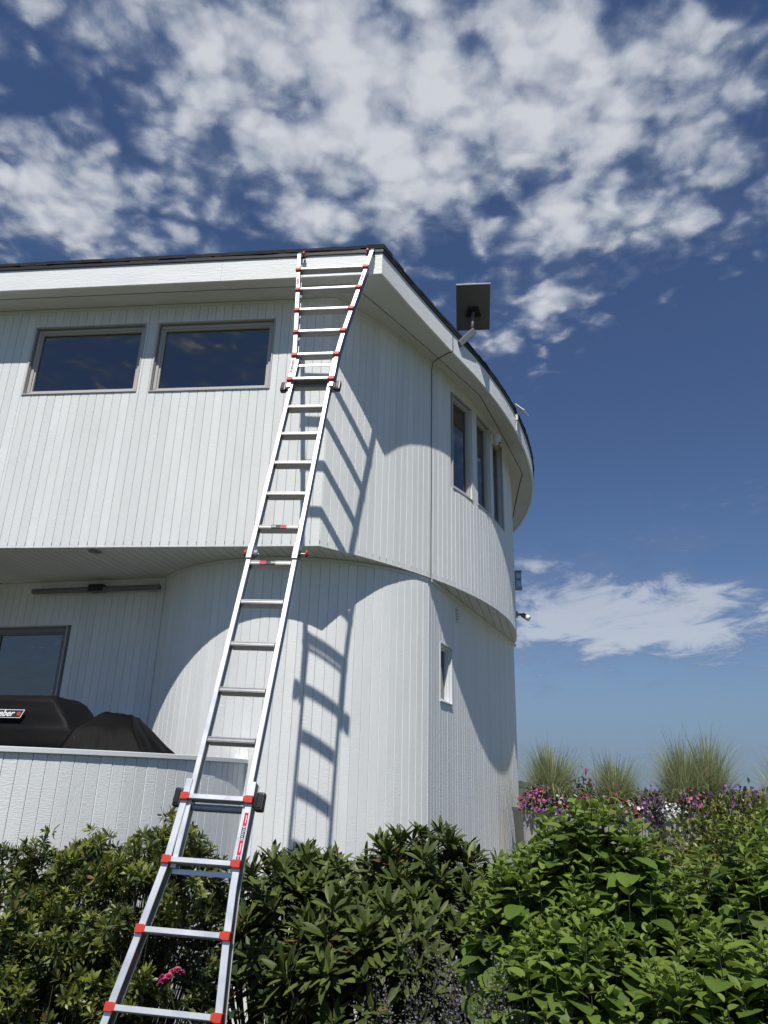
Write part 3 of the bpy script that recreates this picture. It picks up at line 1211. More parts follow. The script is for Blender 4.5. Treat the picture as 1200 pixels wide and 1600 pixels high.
t = 4.8
while t < 9.2 + 9.6:
    for layer in range(3):
        tt = t + 0.15 * (layer % 2) + 0.05 * (layer == 2)
        if abs(tt - Ls[1]) < 0.17:
            continue
        p, tan = along(tt)
        y = V3(-tan[1], tan[0], 0)
        y /= np.linalg.norm(y)
        yaw = random.uniform(-0.012, 0.012)
        t2 = tan * math.cos(yaw) + y * math.sin(yaw)
        y2 = y - t2 * np.dot(y, t2)
        y2 /= np.linalg.norm(y2)
        up2 = np.cross(t2, y2)
        pp = p + V3(0, 0, layer * 0.019 + random.uniform(0, 0.004)) + y * (0.008 * layer + random.uniform(-0.002, 0.004))
        place('shingle', SH[random.randrange(6)], roof, frame_mtx(tuple(pp), t2, y2, up2))
    t += 0.298
mb = MB()                                               # bent shingles over the corner
cpt = rim_line[1]
for k_ in range(3):
    o1, o2 = along(Ls[1] - 0.17)[0], along(Ls[1] + 0.17)[0]
    q3 = cpt + V3(-0.10, 0.22, 0.03)
    ring4 = [o1, cpt, o2, q3]
    vs = [p + V3(0, 0, 0.018 * k_ + dz) for dz in (0.0, 0.015) for p in ring4]
    mb.add(vs, [(3, 2, 1, 0), (4, 5, 6, 7), (0, 1, 5, 4), (1, 2, 6, 5), (2, 3, 7, 6), (3, 0, 4, 7)])
mb.build('corner_shingle', 'shingle', roof)

# ------------------------------------------------------------------ terrace parapet
parapet = thing('terrace_wall', (PC[0], PC[1], 0), 'curved white board-clad terrace wall with flat cap in front of the covered grills', 'wall')
PA0, PA1 = -1.163 - 22 * BW / PR, -1.163 + 24.9 * BW / PR
mb = MB()
ring(mb, PA0, PA1, 0.003, ZP - 0.001, PR - 0.09, PR - BT - 0.002, PC)
pw = mb.build('wall_core', 'sheathing', parapet)
for k in range(-22, 25):
    a = -1.163 + (k + 0.5) * BW / PR
    put_board(parapet, circ(PC, PR, a), (-math.sin(a), math.cos(a)), BW, 0.02, ZP - 0.002)
mb = MB()
ring(mb, PA0, PA1, ZP, ZP + 0.036, PR - 0.11, PR + 0.024, PC)
mb.build('cap', 'trim', parapet, bevel=0.003)
mb = MB()                                               # corner board where the parapet meets the house
a = math.radians(-103.0)
p = circ(KC, KR + 0.012, a)
mb.box((p[0], p[1], (0.02 + ZP + 0.05) / 2), ((-math.sin(a), math.cos(a), 0), (math.cos(a), math.sin(a), 0), (0, 0, 1)), (0.055, 0.010, (ZP + 0.03) / 2))
mb.build('corner_board', 'trim', parapet)
mb = MB()
mb.prism([circ(PC, PR - 0.10, a) for a in np.linspace(PA0, PA1, 30)] + [re_pt(0.0, 0.0), re_pt(5.0, 0.0), V3(-7.2, 7.0, 0)], ZD - 0.12, ZD)
tag(mb.build('terrace_deck', 'deck'), kind='structure')


# ------------------------------------------------------------------ cables, lights and devices on the house
def wire(name, pts, rad, mat, label, cat):
    o = MB().tube(pts, rad, 6).build(name, mat)
    return tag(o, label, cat)


def drum_pt(deg, z, off=0.0):
    p = circ(UC, UR + off, math.radians(deg))
    return (p[0], p[1], z)


e0 = EAVE[6] * 0.30 + EAVE[5] * 0.70
ez0 = EZ[6] * 0.30 + EZ[5] * 0.70
en = V3(0.80, -0.60, 0)
c0_ = e0 + en * 0.008
AZ = math.radians(-40.69)
cab = [(c0_[0], c0_[1], ez0 + 0.21), (c0_[0], c0_[1], ez0 + 0.0), (c0_[0] - 0.02, c0_[1] + 0.015, ez0 - 0.022)]
for t_ in (0.1, 0.4, 0.75):
    q = e0 * (1 - t_) + circ(UC, UR, AZ) * t_
    cab.append((q[0], q[1], soffit_z(q) - 0.006))
cab += [drum_pt(-40.69, zw(AZ) - 0.014, 0.022), drum_pt(-40.69, zw(AZ) - 0.05, 0.016)]
cab += [drum_pt(-40.69 + 0.02 * math.sin(i), z, 0.006) for i, z in enumerate(np.linspace(zw(AZ) - 0.1, ZB + 0.01, 14))]
wire('dish_cable', cab, 0.0042, 'cable', 'thin black cable running from the dish across the soffit and down the tower wall', 'cable')

# flat satellite dish on an arm
dish = thing('satellite_dish', (0.80, 7.19, 4.75 + H), 'flat rectangular grey satellite dish seen from behind on an arm at the roof edge', 'satellite dish')
arm0, arm1 = V3(0.795, 7.178, 4.712 + H), V3(0.976, 7.317, 4.982 + H)
d_ = arm1 - arm0
d_ /= np.linalg.norm(d_)
sd = np.cross(d_, V3(0, 0, 1))
sd /= np.linalg.norm(sd)
up_ = np.cross(sd, d_)
mb = MB()
mb.box((arm0 + arm1) / 2 - up_ * 0.015, (d_, sd, up_), (np.linalg.norm(arm1 - arm0) / 2 + 0.012, 0.022, 0.038))
mb.build('mount_arm', 'dish_back', dish, bevel=0.012, segs=2)
nb_ = V3(-0.06, -0.52, -0.85)
nb_ /= np.linalg.norm(nb_)
wx = V3(0.992, -0.11, 0)
wx = wx - nb_ * np.dot(wx, nb_)
wx /= np.linalg.norm(wx)
hy = np.cross(nb_, wx)
if hy[2] < 0:
    hy = -hy
DC = V3(0.990, 7.355, 5.322 + H)
mb = MB()
mb.box(DC, (wx, hy, nb_), (0.198, 0.285, 0.006))
mb.build('dish_back', 'dish_back', dish, bevel=0.004)
mb = MB()
mb.box(DC - nb_ * 0.0125, (wx, hy, nb_), (0.202, 0.289, 0.006))
mb.build('dish_face', 'white_plastic', dish, bevel=0.003)
c0 = DC + nb_ * 0.0062 - hy * 0.045
mb = MB()
vs = [c0 + wx * a + hy * b + nb_ * z for z in (0, 0.03) for a, b in ((-0.095, -0.055), (0.095, -0.055), (0.055, 0.065), (-0.055, 0.065))]
mb.add(vs, [(0, 1, 2, 3), (4, 7, 6, 5), (0, 4, 5, 1), (1, 5, 6, 2), (2, 6, 7, 3), (3, 7, 4, 0)])
mp_ = mb.build('mount_plate', 'black', dish, bevel=0.004)
mb = MB()
mb.lathe(c0 + nb_ * 0.031 + hy * 0.0, nb_, [(0, 0.012), (0.008, 0.010)], 12)
mb.build('bolt', 'white_plastic', dish)
mb = MB()
mb.tube([arm1 - d_ * 0.02 + V3(0, 0, 0.0), c0 + nb_ * 0.034], 0.019, 14)
mb.build('mast', 'dish_back', dish, smooth=True)

# little solar panel on the curved fascia
sp = V3(*circ(UC, ER, math.radians(-26.0)))
ZF2 = zf(math.radians(-26.0)) + FH
sol = thing('solar_panel', (sp[0], sp[1], ZF2 - 0.05), 'small white solar panel clamped to the curved fascia near the far roof edge', 'solar panel')
pn = V3(0.62, -0.35, 0.70)
pn /= np.linalg.norm(pn)
px_ = np.cross(V3(0, 0, 1), pn)
px_ /= np.linalg.norm(px_)
py_ = np.cross(pn, px_)
pc = sp + V3(0.085, -0.02, ZF2 + 0.06)
mb = MB()
mb.box(pc, (px_, py_, pn), (0.09, 0.085, 0.007))
mb.build('panel', 'white_plastic', sol, bevel=0.003)
mb = MB()
mb.tube([sp + V3(0.0, 0, ZF2 - 0.03), sp + V3(0.03, -0.01, ZF2 + 0.01), pc - pn * 0.008], 0.014, 8)
mb.box(sp + V3(0.012, 0, ZF2 - 0.05), ((0, 1, 0), (1, 0, 0), (0, 0, 1)), (0.025, 0.014, 0.035))
mb.build('bracket', 'white_plastic', sol)
mb = MB()
mb.tube([sp + V3(0.014, -0.012, ZF2 - 0.07), sp + V3(0.006, -0.012, ZF2 - 0.18), sp + V3(0.006, -0.02, ZF2 - 0.245)], 0.005, 6)
mb.build('lead', 'white_plastic', sol)

# dome camera under the eaves beside the third tall window
cp = V3(*drum_pt(-26.3, 0, 0.0))
od = V3(math.cos(math.radians(-26.3)), math.sin(math.radians(-26.3)), 0)
td = V3(-od[1], od[0], 0)
sc_ = thing('security_camera', (cp[0], cp[1], 4.15 + H), 'white dome security camera mounted under the eaves at the third tall window', 'camera')
mb = MB()
mb.box(cp + od * 0.02 + V3(0, 0, 4.245 + H), (od, td, V3(0, 0, 1)), (0.02, 0.05, 0.055))
mb.build('wall_plate', 'white_plastic', sc_, bevel=0.006)
cc = cp + od * 0.075 + V3(0, 0, 4.185 + H)
mb = MB()
mb.lathe(cc, (0, 0, 1), [(0.0, 0.040), (0.03, 0.050), (0.095, 0.052), (0.10, 0.045), (0.102, 0.01)], 8)
mb.build('housing', 'white_plastic', sc_)
mb = MB()
mb.lathe(cc, (0, 0, -1), [(-0.002, 0.036), (0.012, 0.034), (0.026, 0.026), (0.035, 0.012), (0.037, 0.002)], 18)
mb.build('dome', 'white_plastic', sc_, smooth=True)
mb = MB()
mb.lathe(cc + od * 0.038 - V3(0, 0, 0.014), od + V3(0, 0, -0.5), [(0, 0.014), (0.012, 0.014)], 12)
mb.build('lens', 'lens', sc_)

# lantern and spotlight on the far edge of the drum
ed = math.radians(-9.0)
eo_ = V3(math.cos(ed), math.sin(ed), 0)
et = V3(-eo_[1], eo_[0], 0)
ep = circ(UC, UR, ed)
lan = thing('wall_lantern', (ep[0], ep[1], 2.72 + H), 'small dark box lantern on the far edge of the tower wall', 'wall light')
mb = MB()
for k in range(4):
    sx, sy = (-1, 1)[k % 2], (-1, 1)[k // 2]
    mb.box(ep + eo_ * (0.055 + sx * 0.035) + et * (sy * 0.05) + V3(0, 0, 2.845 + H), (eo_, et, V3(0, 0, 1)), (0.006, 0.006, 0.12))
mb.box(ep + eo_ * 0.055 + V3(0, 0, 2.97 + H), (eo_, et, V3(0, 0, 1)), (0.05, 0.065, 0.008))
mb.box(ep + eo_ * 0.055 + V3(0, 0, 2.72 + H), (eo_, et, V3(0, 0, 1)), (0.05, 0.065, 0.012))
mb.box(ep + eo_ * 0.055 + V3(0, 0, 2.86 + H), (eo_, et, V3(0, 0, 1)), (0.042, 0.057, 0.006))
mb.build('lantern_cage', 'steel', lan)
mb = MB()
mb.box(ep + eo_ * 0.055 + V3(0, 0, 2.845 + H), (eo_, et, V3(0, 0, 1)), (0.028, 0.042, 0.11))
mb.build('lantern_glass', 'glass', lan)
mb = MB()
mb.box(ep + eo_ * 0.008 + V3(0, 0, 2.845 + H), (eo_, et, V3(0, 0, 1)), (0.007, 0.04, 0.10))
mb.build('back_plate', 'steel', lan)
spt = thing('spotlight', (ep[0], ep[1], 2.3 + H), 'white adjustable spotlight sticking out low on the far tower edge', 'spotlight')
b0 = ep + V3(0, 0, 2.335 + H)
mb = MB()
mb.lathe(b0, eo_, [(0, 0.055), (0.02, 0.05), (0.035, 0.02), (0.10, 0.017)], 16)
mb.build('wall_mount', 'steel', spt, smooth=True)
hd_ = eo_ * 0.8 - V3(0, 0, 0.55) - et * 0.25
b1 = b0 + eo_ * 0.085
mb = MB()
mb.lathe(b1, hd_, [(0, 0.02), (0.01, 0.034), (0.07, 0.038)], 16)
mb.build('lamp_body', 'dish_back', spt, smooth=True)
mb = MB()
mb.lathe(b1 + hd_ / np.linalg.norm(hd_) * 0.071, hd_, [(0, 0.039), (0.06, 0.041), (0.061, 0.03)], 16)
mb.build('lamp_hood', 'white_plastic', spt, smooth=True)

# infrared heater on the recess wall
heat = thing('patio_heater', tuple(re_pt(0.78, -0.06) + V3(0, 0, 1.85 + H)), 'long grey tube heater fixed high on the shaded recess wall', 'heater')
mb = MB()
q0, q1 = re_pt(0.02, -0.085), re_pt(1.56, -0.085)
mb.tube([q0 + V3(0, 0, 1.872 + H), q1 + V3(0, 0, 1.872 + H)], 0.030, 14)
mb.build('heater_tube', 'dish_back', heat, smooth=False)
mb = MB()
c = re_pt(0.77, -0.075)
mb.box(c + V3(0, 0, 1.885 + H), (RE_D, RN, V3(0, 0, 1)), (0.085, 0.05, 0.038))
mb.box(re_pt(0.77, -0.015) + V3(0, 0, 1.885 + H), (RE_D, RN, V3(0, 0, 1)), (0.03, 0.015, 0.03))
mb.build('bracket_box', 'black', heat, bevel=0.005)

# ------------------------------------------------------------------ grills under covers
def drape(o, amp, seed, cuts=3):
    """subdivide a cover and give it hanging folds and creases"""
    from mathutils import noise as mnoise
    bm = bmesh.new()
    bm.from_mesh(o.data)
    bmesh.ops.subdivide_edges(bm, edges=bm.edges[:], cuts=cuts, use_grid_fill=True)
    bm.normal_update()
    zs_ = [v.co.z for v in bm.verts]
    z1_ = max(zs_)
    for v in bm.verts:
        q = v.co
        fall = min(1.0, max(0.15, (z1_ - q.z) / 0.35))
        a = mnoise.noise(Vector((q.x * 9 + seed, q.y * 9, q.z * 1.8)))
        b = mnoise.noise(Vector((q.x * 22 + seed, q.y * 22, q.z * 7)))
        c = abs(mnoise.noise(Vector((q.x * 5 + q.z * 6, q.y * 5 + seed, q.z * 3))))
        v.co += v.normal * (amp * (a * fall + 0.30 * b + 0.5 * (0.3 - c)))
    bm.to_mesh(o.data)
    bm.free()
    for p in o.data.polygons:
        p.use_smooth = True


g1 = thing('covered_grill', (-3.0, 6.25, ZD), 'large grill under a black cover with a white-framed logo behind the terrace wall', 'grill')


def loft(mb, sections):
    """sections: list of rings (same count); closes both ends"""
    n = len(sections[0])
    vs = [p for s_ in sections for p in s_]
    fs = []
    for i in range(len(sections) - 1):
        for k in range(n):
            fs.append((i * n + k, i * n + (k + 1) % n, (i + 1) * n + (k + 1) % n, (i + 1) * n + k))
    fs.append(tuple(range(n))[::-1])
    fs.append(tuple(range((len(sections) - 1) * n, len(sections) * n)))
    mb.add(vs, fs)


GA = math.radians(-7)
gx = V3(math.cos(GA), math.sin(GA), 0)
gy = V3(-gx[1], gx[0], 0)
g_o = V3(-2.56, 5.98, 0)                                # front right top corner in plan


def rounded_ring(x0, x1, y0, y1, z, r, jit=0.0, n=5, seed=0):
    rr = random.Random(seed)
    pts = []
    for cx, cy, a0_ in ((x1 - r, y0 + r, -90), (x1 - r, y1 - r, 0), (x0 + r, y1 - r, 90), (x0 + r, y0 + r, 180)):
        for k in range(n):
            a = math.radians(a0_ + 90 * k / (n - 1))
            j = rr.uniform(-jit, jit)
            pts.append(g_o + gx * (cx + (r + j) * math.cos(a)) + gy * (cy + (r + j) * math.sin(a)) + V3(0, 0, z))
    return pts


mb = MB()
secs = []
for k, (x1, y0, y1, z) in enumerate([(0.36, -0.10, 0.68, ZD + 0.02), (0.36, -0.10, 0.68, 0.05 + H), (0.34, -0.09, 0.66, 0.20 + H), (0.26, -0.07, 0.62, 0.305 + H),
                                     (0.20, -0.055, 0.60, 0.345 + H), (0.10, -0.03, 0.56, 0.45 + H), (0.02, 0.0, 0.53, 0.545 + H), (-0.03, 0.05, 0.49, 0.578 + H),
                                     (-0.08, 0.12, 0.42, 0.588 + H)]):
    secs.append(rounded_ring(-1.6, x1, y0, y1, z, 0.05, 0.008 if k < 7 else 0, seed=k))
loft(mb, secs)
drape(mb.build('cover', 'cover', g1), 0.020, 3.0)
# badge: parallelogram plate with lettering and a red mark
pl = g_o + gx * -0.33 + gy * -0.066 + V3(0, 0, 0.428 + H)
by = V3(0, 0, 1) * 0.95 + gy * 0.24
by /= np.linalg.norm(by)
bn = np.cross(gx, by)


def para(mb, u0, u1, v0, v1, off, sh=0.30):
    vs = [pl + gx * (u + v * sh) + by * v + bn * o for o in (off, off + 0.0012) for u, v in ((u0, v0), (u1, v0), (u1, v1), (u0, v1))]
    mb.add(vs, [(0, 3, 2, 1), (4, 5, 6, 7), (0, 1, 5, 4), (1, 2, 6, 5), (2, 3, 7, 6), (3, 0, 4, 7)])


mb = MB()
para(mb, -0.135, 0.135, -0.033, 0.033, 0.004)
badge = mb.build('badge', 'sticker_white', g1)
mb = MB()
para(mb, -0.129, 0.129, -0.028, 0.028, 0.0058)
mb.build('badge_field', 'sticker_black', badge)
mb = MB()
cr = pl + gx * 0.105 + by * 0.0 + bn * 0.0078
mb.lathe(cr, bn, [(0, 0.017), (0.001, 0.017)], 14)
mb.build('red_mark', 'red', badge)


def text_mesh(body, size, o, x, y, n, mat, parent, name='lettering', shear=0.3, bold=0.0):
    cu = bpy.data.curves.new('txt', 'FONT')
    cu.body = body
    cu.size = size
    cu.shear = shear
    cu.offset = bold
    cu.align_x = 'CENTER'
    cu.align_y = 'CENTER'
    cu.extrude = 0.0004
    ob = bpy.data.objects.new('txt', cu)
    COL.objects.link(ob)
    dg = bpy.context.evaluated_depsgraph_get()
    me = bpy.data.meshes.new_from_object(ob.evaluated_get(dg))
    bpy.data.objects.remove(ob, do_unlink=True)
    bpy.data.curves.remove(cu)
    me.materials.clear()
    me.materials.append(M[mat])
    me.name = name
    return place(name, me, parent, frame_mtx(tuple(o), tuple(x), tuple(y), tuple(n)))


text_mesh('weber', 0.068, pl + gx * -0.025 + bn * 0.0085, gx, by, bn, 'sticker_white', badge, bold=0.0016)

g2 = thing('covered_smoker', (-2.0, 6.15, ZD), 'small peaked plain black cover at the right end behind the terrace wall', 'grill')
mb = MB()
apexl, apexr = V3(-2.185, 6.10, 0.475 + H), V3(-1.985, 6.16, 0.462 + H)
back = [V3(-2.2, 6.32, 0.455 + H), V3(-1.98, 6.36, 0.445 + H)]
ring_top = [apexl, apexr, back[1], back[0]]
mid = [V3(-2.33, 5.90, 0.335 + H), V3(-1.905, 5.98, 0.33 + H), V3(-1.83, 6.30, 0.33 + H), V3(-2.36, 6.46, 0.33 + H)]
low = [V3(-2.40, 5.78, 0.13 + H), V3(-1.72, 5.84, 0.10 + H), V3(-1.58, 6.24, 0.135 + H), V3(-2.44, 6.52, 0.13 + H)]
bot = [V3(-2.42, 5.76, ZD + 0.02), V3(-1.72, 5.82, ZD + 0.02), V3(-1.60, 6.28, ZD + 0.02), V3(-2.45, 6.55, ZD + 0.02)]


def subdiv(r_, n=6, sag=0.0, seed=0, jit=0.004):
    rr = random.Random(seed)
    out = []
    for i in range(4):
        a, b = r_[i], r_[(i + 1) % 4]
        for k in range(n):
            t_ = k / n
            p = a * (1 - t_) + b * t_
            w_ = p - sum(r_) / 4
            w_[2] = 0
            out.append(p - w_ * sag * math.sin(math.pi * t_) + V3(rr.uniform(-1, 1), rr.uniform(-1, 1), rr.uniform(-1, 1)) * jit * (0 < k))
    return out


loft(mb, [subdiv(bot, 6, 0.10, 1, 0.012), subdiv(low, 6, 0.06, 2, 0.008), subdiv(mid, 6, 0.03, 4, 0.004), subdiv(ring_top, 6, 0.0, 5, 0.0)])
drape(mb.build('cover', 'cover_black', g2), 0.018, 9.0)

# ------------------------------------------------------------------ ladder
P19 = V3(-0.9038, 3.9692, -0.9565 + H)
LD = V3(0.063, 0.3202, 0.9453)
LD /= np.linalg.norm(LD)
LW = V3(0.9905, -0.1366, 0)
LW = LW - LD * np.dot(LW, LD)
LW /= np.linalg.norm(LW)
LN = np.cross(LW, LD)                                    # towards the viewer
FT = 0.3048
EYE = V3(0, 0, H)
L_TOP = P19 + LD * (20.2 * FT)
L_MID = EYE + (P19 + LD * (13.86 * FT) - EYE) * 1.010     # a touch steeper than the first estimate
L_DIR = L_MID - L_TOP
P_AX = LD
LD = -L_DIR / np.linalg.norm(L_DIR)
LW = LW - LD * np.dot(LW, LD)
LW /= np.linalg.norm(LW)
LN = np.cross(LW, LD)
LAX = (LW, LD, LN)


def lp_(w, v_, n=0.0):
    """point on the ladder: w across, v_ rungs up, n towards the viewer"""
    p = P19 + P_AX * (v_ * FT) - EYE
    t0, dd = L_TOP - EYE, L_DIR
    t_ = (p[2] * t0[1] - p[1] * t0[2]) / (p[1] * dd[2] - p[2] * dd[1])
    q = t0 + dd * t_
    return EYE + q + LW * (w * np.linalg.norm(q) / np.linalg.norm(p)) + LN * n


base = lp_(0, -2.8)
ladder = thing('extension_ladder', (base[0], base[1], 0.0), 'tall aluminium multi-position ladder with red rung ends leaning on the eaves', 'ladder')


def rail_path(mb, pts, hw, n0, n1):
    """pts: (w, v); box section of half width hw between normals n0..n1"""
    rings = []
    for w, v_ in pts:
        rings.append([lp_(w - hw, v_, n0), lp_(w + hw, v_, n0), lp_(w + hw, v_, n1), lp_(w - hw, v_, n1)])
    loft(mb, rings)


def make_rail(pts, hw, n0, n1):
    """channel rail: bright front and back flanges, web between them shaded by its darker colour"""
    mb = MB()
    rail_path(mb, pts, hw, n1 - 0.008, n1)
    rail_path(mb, pts, hw, n0, n0 + 0.008)
    o = mb.build('rail', 'alu', ladder, bevel=0.0018)
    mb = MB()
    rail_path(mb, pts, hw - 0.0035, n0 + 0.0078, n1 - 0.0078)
    mb.build('rail_web', 'shade_alu', o)  # shade inside the channel is put in by the darker metal
    return o


INL, INR = -0.150, 0.168
HV = 8.32
for w in (INL, INR):
    for v0, v1 in ((1.78, HV - 0.02), (HV + 0.02, 15.0)):
        make_rail([(w, v0), (w, (v0 + v1) / 2), (w, v1)], 0.0150, -0.034, 0.030)
UPL = [(13.72, -0.168), (14.0, -0.170), (14.9, -0.178), (15.25, -0.190), (16.07, -0.222), (17.12, -0.264), (18.17, -0.308), (19.26, -0.356), (20.2, -0.392)]
UPR = [(13.72, 0.186), (14.0, 0.186), (14.9, 0.186), (15.25, 0.189), (16.07, 0.206), (17.12, 0.238), (18.17, 0.272), (19.26, 0.308), (20.2, 0.334)]
LOL = [(3.25, -0.172), (2.93, -0.174), (1.95, -0.186), (1.55, -0.202), (0.85, -0.232), (-0.2, -0.280), (-1.24, -0.325), (-2.28, -0.370), (-2.8, -0.392)]
LOR = [(3.25, 0.186), (2.93, 0.186), (1.95, 0.186), (1.55, 0.189), (0.85, 0.204), (-0.2, 0.238), (-1.24, 0.276), (-2.28, 0.316), (-2.8, 0.336)]


def interp(tab, v_):
    t_ = sorted(tab)
    return float(np.interp(v_, [a for a, _ in t_], [b for _, b in t_]))


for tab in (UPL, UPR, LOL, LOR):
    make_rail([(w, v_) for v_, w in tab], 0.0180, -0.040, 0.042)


def rung(v_, wl, wr, n0, n1, hh, inner=True):
    """hollow step: inner: shaded body, lit front strip; outer: dark underside, put in by colour"""
    mb = MB()
    mb.box(lp_((wl + wr) / 2, v_, (n0 + n1) / 2), LAX, ((wr - wl) / 2, hh, (n1 - n0) / 2))
    o = mb.build('rung', 'shade_alu' if inner else 'alu', ladder, bevel=0.0015)
    mb = MB()
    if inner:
        mb.box(lp_((wl + wr) / 2, v_ - 0.012, n1 + 0.0022), LAX, ((wr - wl) / 2 - 0.001, hh * 0.30, 0.0028))  # bright strip: lit part of the front given by colour
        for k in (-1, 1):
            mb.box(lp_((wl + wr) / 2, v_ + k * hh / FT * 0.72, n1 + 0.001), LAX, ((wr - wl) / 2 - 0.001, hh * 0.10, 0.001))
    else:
        mb.box(lp_((wl + wr) / 2, v_ - hh / FT * 0.96, (n0 + n1) / 2 - 0.006), LAX, ((wr - wl) / 2 - 0.001, hh * 0.34, (n1 - n0) / 2 - 0.007))  # dark bar added below the step, painting in its shaded underside
    mb.build('rung_tone_strip', 'lit_ridge_alu' if inner else 'shade_alu', o)
    return o


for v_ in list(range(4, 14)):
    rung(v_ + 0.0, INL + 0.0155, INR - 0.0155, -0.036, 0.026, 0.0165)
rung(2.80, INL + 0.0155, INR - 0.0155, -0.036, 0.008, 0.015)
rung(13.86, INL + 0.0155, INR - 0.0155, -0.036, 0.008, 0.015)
CAPV = [14.0, 15.03, 16.07, 17.12, 18.17, 19.26, 2.93, 1.89, 0.85, -0.2, -1.24, -2.28]
for v_ in CAPV:
    tl, tr = (UPL, UPR) if v_ > 10 else (LOL, LOR)
    wl, wr = interp(tl, v_), interp(tr, v_)
    rung(v_, wl + 0.012, wr - 0.012, -0.004, 0.060, 0.0125, False)
    for w in (wl, wr):
        mb = MB()
        mb.box(lp_(w, v_, 0.036), LAX, (0.0212, 0.0205, 0.026))
        mb.box(lp_(w + (0.015 if w < 0 else -0.015), v_, 0.046), LAX, (0.017, 0.0165, 0.0165))
        mb.build('rung_cap', 'red', ladder, bevel=0.003)
# locks
for v_, tl, tr in ((13.86, UPL, UPR), (2.96, LOL, LOR)):
    for w, sg in ((interp(tl, v_), -1), (interp(tr, v_), 1)):
        mb = MB()
        c = lp_(w + sg * 0.050, v_ - 0.02, 0.0)
        mb.box(c, LAX, (0.024, 0.050, 0.022))
        kb = mb.build('lock_knob', 'black', ladder, bevel=0.012, segs=3)
        mb = MB()
        mb.box(lp_(w + sg * 0.026, v_ - 0.02, 0.0), LAX, (0.007, 0.030, 0.018))
        mb.box(lp_(w + sg * 0.050, v_ - 0.02, 0.024), LAX, (0.010, 0.032, 0.003))
        mb.build('lock_stem', 'black', kb)
# hinges half way up
for w, sg in ((INL, -1), (INR, 1)):
    mb = MB()
    mb.box(lp_(w, HV - 0.02, 0.012), LAX, (0.0205, 0.062, 0.030))
    hg = mb.build('hinge', 'alu_dark', ladder, bevel=0.003)
    mb = MB()
    c = lp_(w + (0.040 if sg < 0 else 0.012), HV - 0.06, 0.004)
    mb.lathe(c - LW * 0.012, LW, [(0, 0.036), (0.024, 0.036)], 18)
    mb.lathe(c - LW * 0.018, LW, [(0, 0.014), (0.036, 0.014)], 10)
    mb.build('hinge_disc', 'black' if sg > 0 else 'steel', hg)
    mb = MB()
    mb.tube([lp_(w + sg * 0.02, HV - 0.02, 0.0), lp_(w + sg * (0.035 if sg < 0 else 0.062), HV - 0.02, 0.0)], 0.007, 8)
    mb.build('hinge_pin', 'steel', hg)
    mb = MB()
    k0 = w + sg * (0.030 if sg < 0 else 0.060)
    mb.lathe(lp_(k0, HV - 0.02, 0), LW * sg, [(0, 0.016), (0.003, 0.026), (0.014, 0.027), (0.019, 0.02), (0.021, 0.004)], 16)
    mb.build('hinge_knob', 'red', hg, smooth=False)
# end bars of the inner sections, end shoes
for v_ in (1.74, 15.08 - 0.34):
    mb = MB()
    mb.box(lp_((INL + INR) / 2, v_, 0.0), LAX, ((INR - INL) / 2 + 0.012, 0.012, 0.004))
    for w in (-0.09, 0.11):
        mb.lathe(lp_(w, v_, 0.0042), LN, [(0, 0.005), (0.001, 0.005)], 8)
    mb.build('end_bar', 'alu', ladder)
for w, sg in ((UPL[-1][1], 1), (UPR[-1][1], -1)):
    mb = MB()
    mb.box(lp_(w, 20.26, 0.0), LAX, (0.022, 0.030, 0.030))
    mb.box(lp_(w + sg * 0.035, 20.16, 0.012), LAX, (0.030, 0.017, 0.014))
    sh = mb.build('end_shoe', 'black', ladder, bevel=0.004)
    mb = MB()
    mb.lathe(lp_(w + sg * 0.030, 20.24, 0.024), LW * sg, [(0, 0.012), (0.004, 0.030), (0.020, 0.030), (0.026, 0.018), (0.027, 0.003)], 16)
    mb.build('wheel', 'red', sh)
for w, sg in ((LOL[-1][1], 1), (LOR[-1][1], -1)):
    mb = MB()
    mb.box(lp_(w, -2.83, 0.0), LAX, (0.026, 0.022, 0.05))
    mb.build('foot', 'black', ladder, bevel=0.006)


def sticker(w0, w1, v0, v1, n, mat, name='warning_label'):
    mb = MB()
    mb.box(lp_((w0 + w1) / 2, (v0 + v1) / 2, n), LAX, (abs(w1 - w0) / 2, abs(v1 - v0) / 2 * FT, 0.0006))
    return mb.build(name, mat, ladder)


def fine_print(parent, w, v0, v1, n, rows, width):
    mb = MB()
    for k in range(rows):
        vv = v0 + (v1 - v0) * (k + 0.5) / rows
        ww = width * random.uniform(0.55, 0.9)
        mb.box(lp_(w + random.uniform(-0.001, 0.001), vv, n), LAX, (ww / 2, (v1 - v0) / rows * 0.22 * FT, 0.0003))
    mb.build('fine_print', 'sticker_white', parent)


for tab, segs in ((LOR, [('sticker_red', 2.72, 2.50), ('sticker_black', 2.49, 2.28), ('sticker_red', 2.27, 2.03), ('sticker_black', 2.02, 1.82 + 0.14)]),
                  (UPL, [('sticker_red', 14.86, 14.70), ('sticker_black', 14.69, 14.48), ('sticker_red', 14.47, 14.30)]),
                  (UPL, [('sticker_red', 18.80, 18.66), ('sticker_black', 18.65, 18.50)]),
                  (UPR, [('sticker_red', 18.86, 18.70), ('sticker_black', 18.69, 18.52)])):
    for mat, va, vb in segs:
        w = interp(tab, (va + vb) / 2)
        st = sticker(w - 0.0105, w + 0.0105, vb, va, 0.0428, mat)
        if mat == 'sticker_black':
            fine_print(st, w, vb, va, 0.0437, 7, 0.017)
        else:
            mb = MB()
            mb.box(lp_(w + 0.002, (va + vb) / 2, 0.0437), LAX, (0.0020, (va - vb) * 0.30 * FT, 0.0003))
            mb.build('fine_print', 'sticker_white', st)
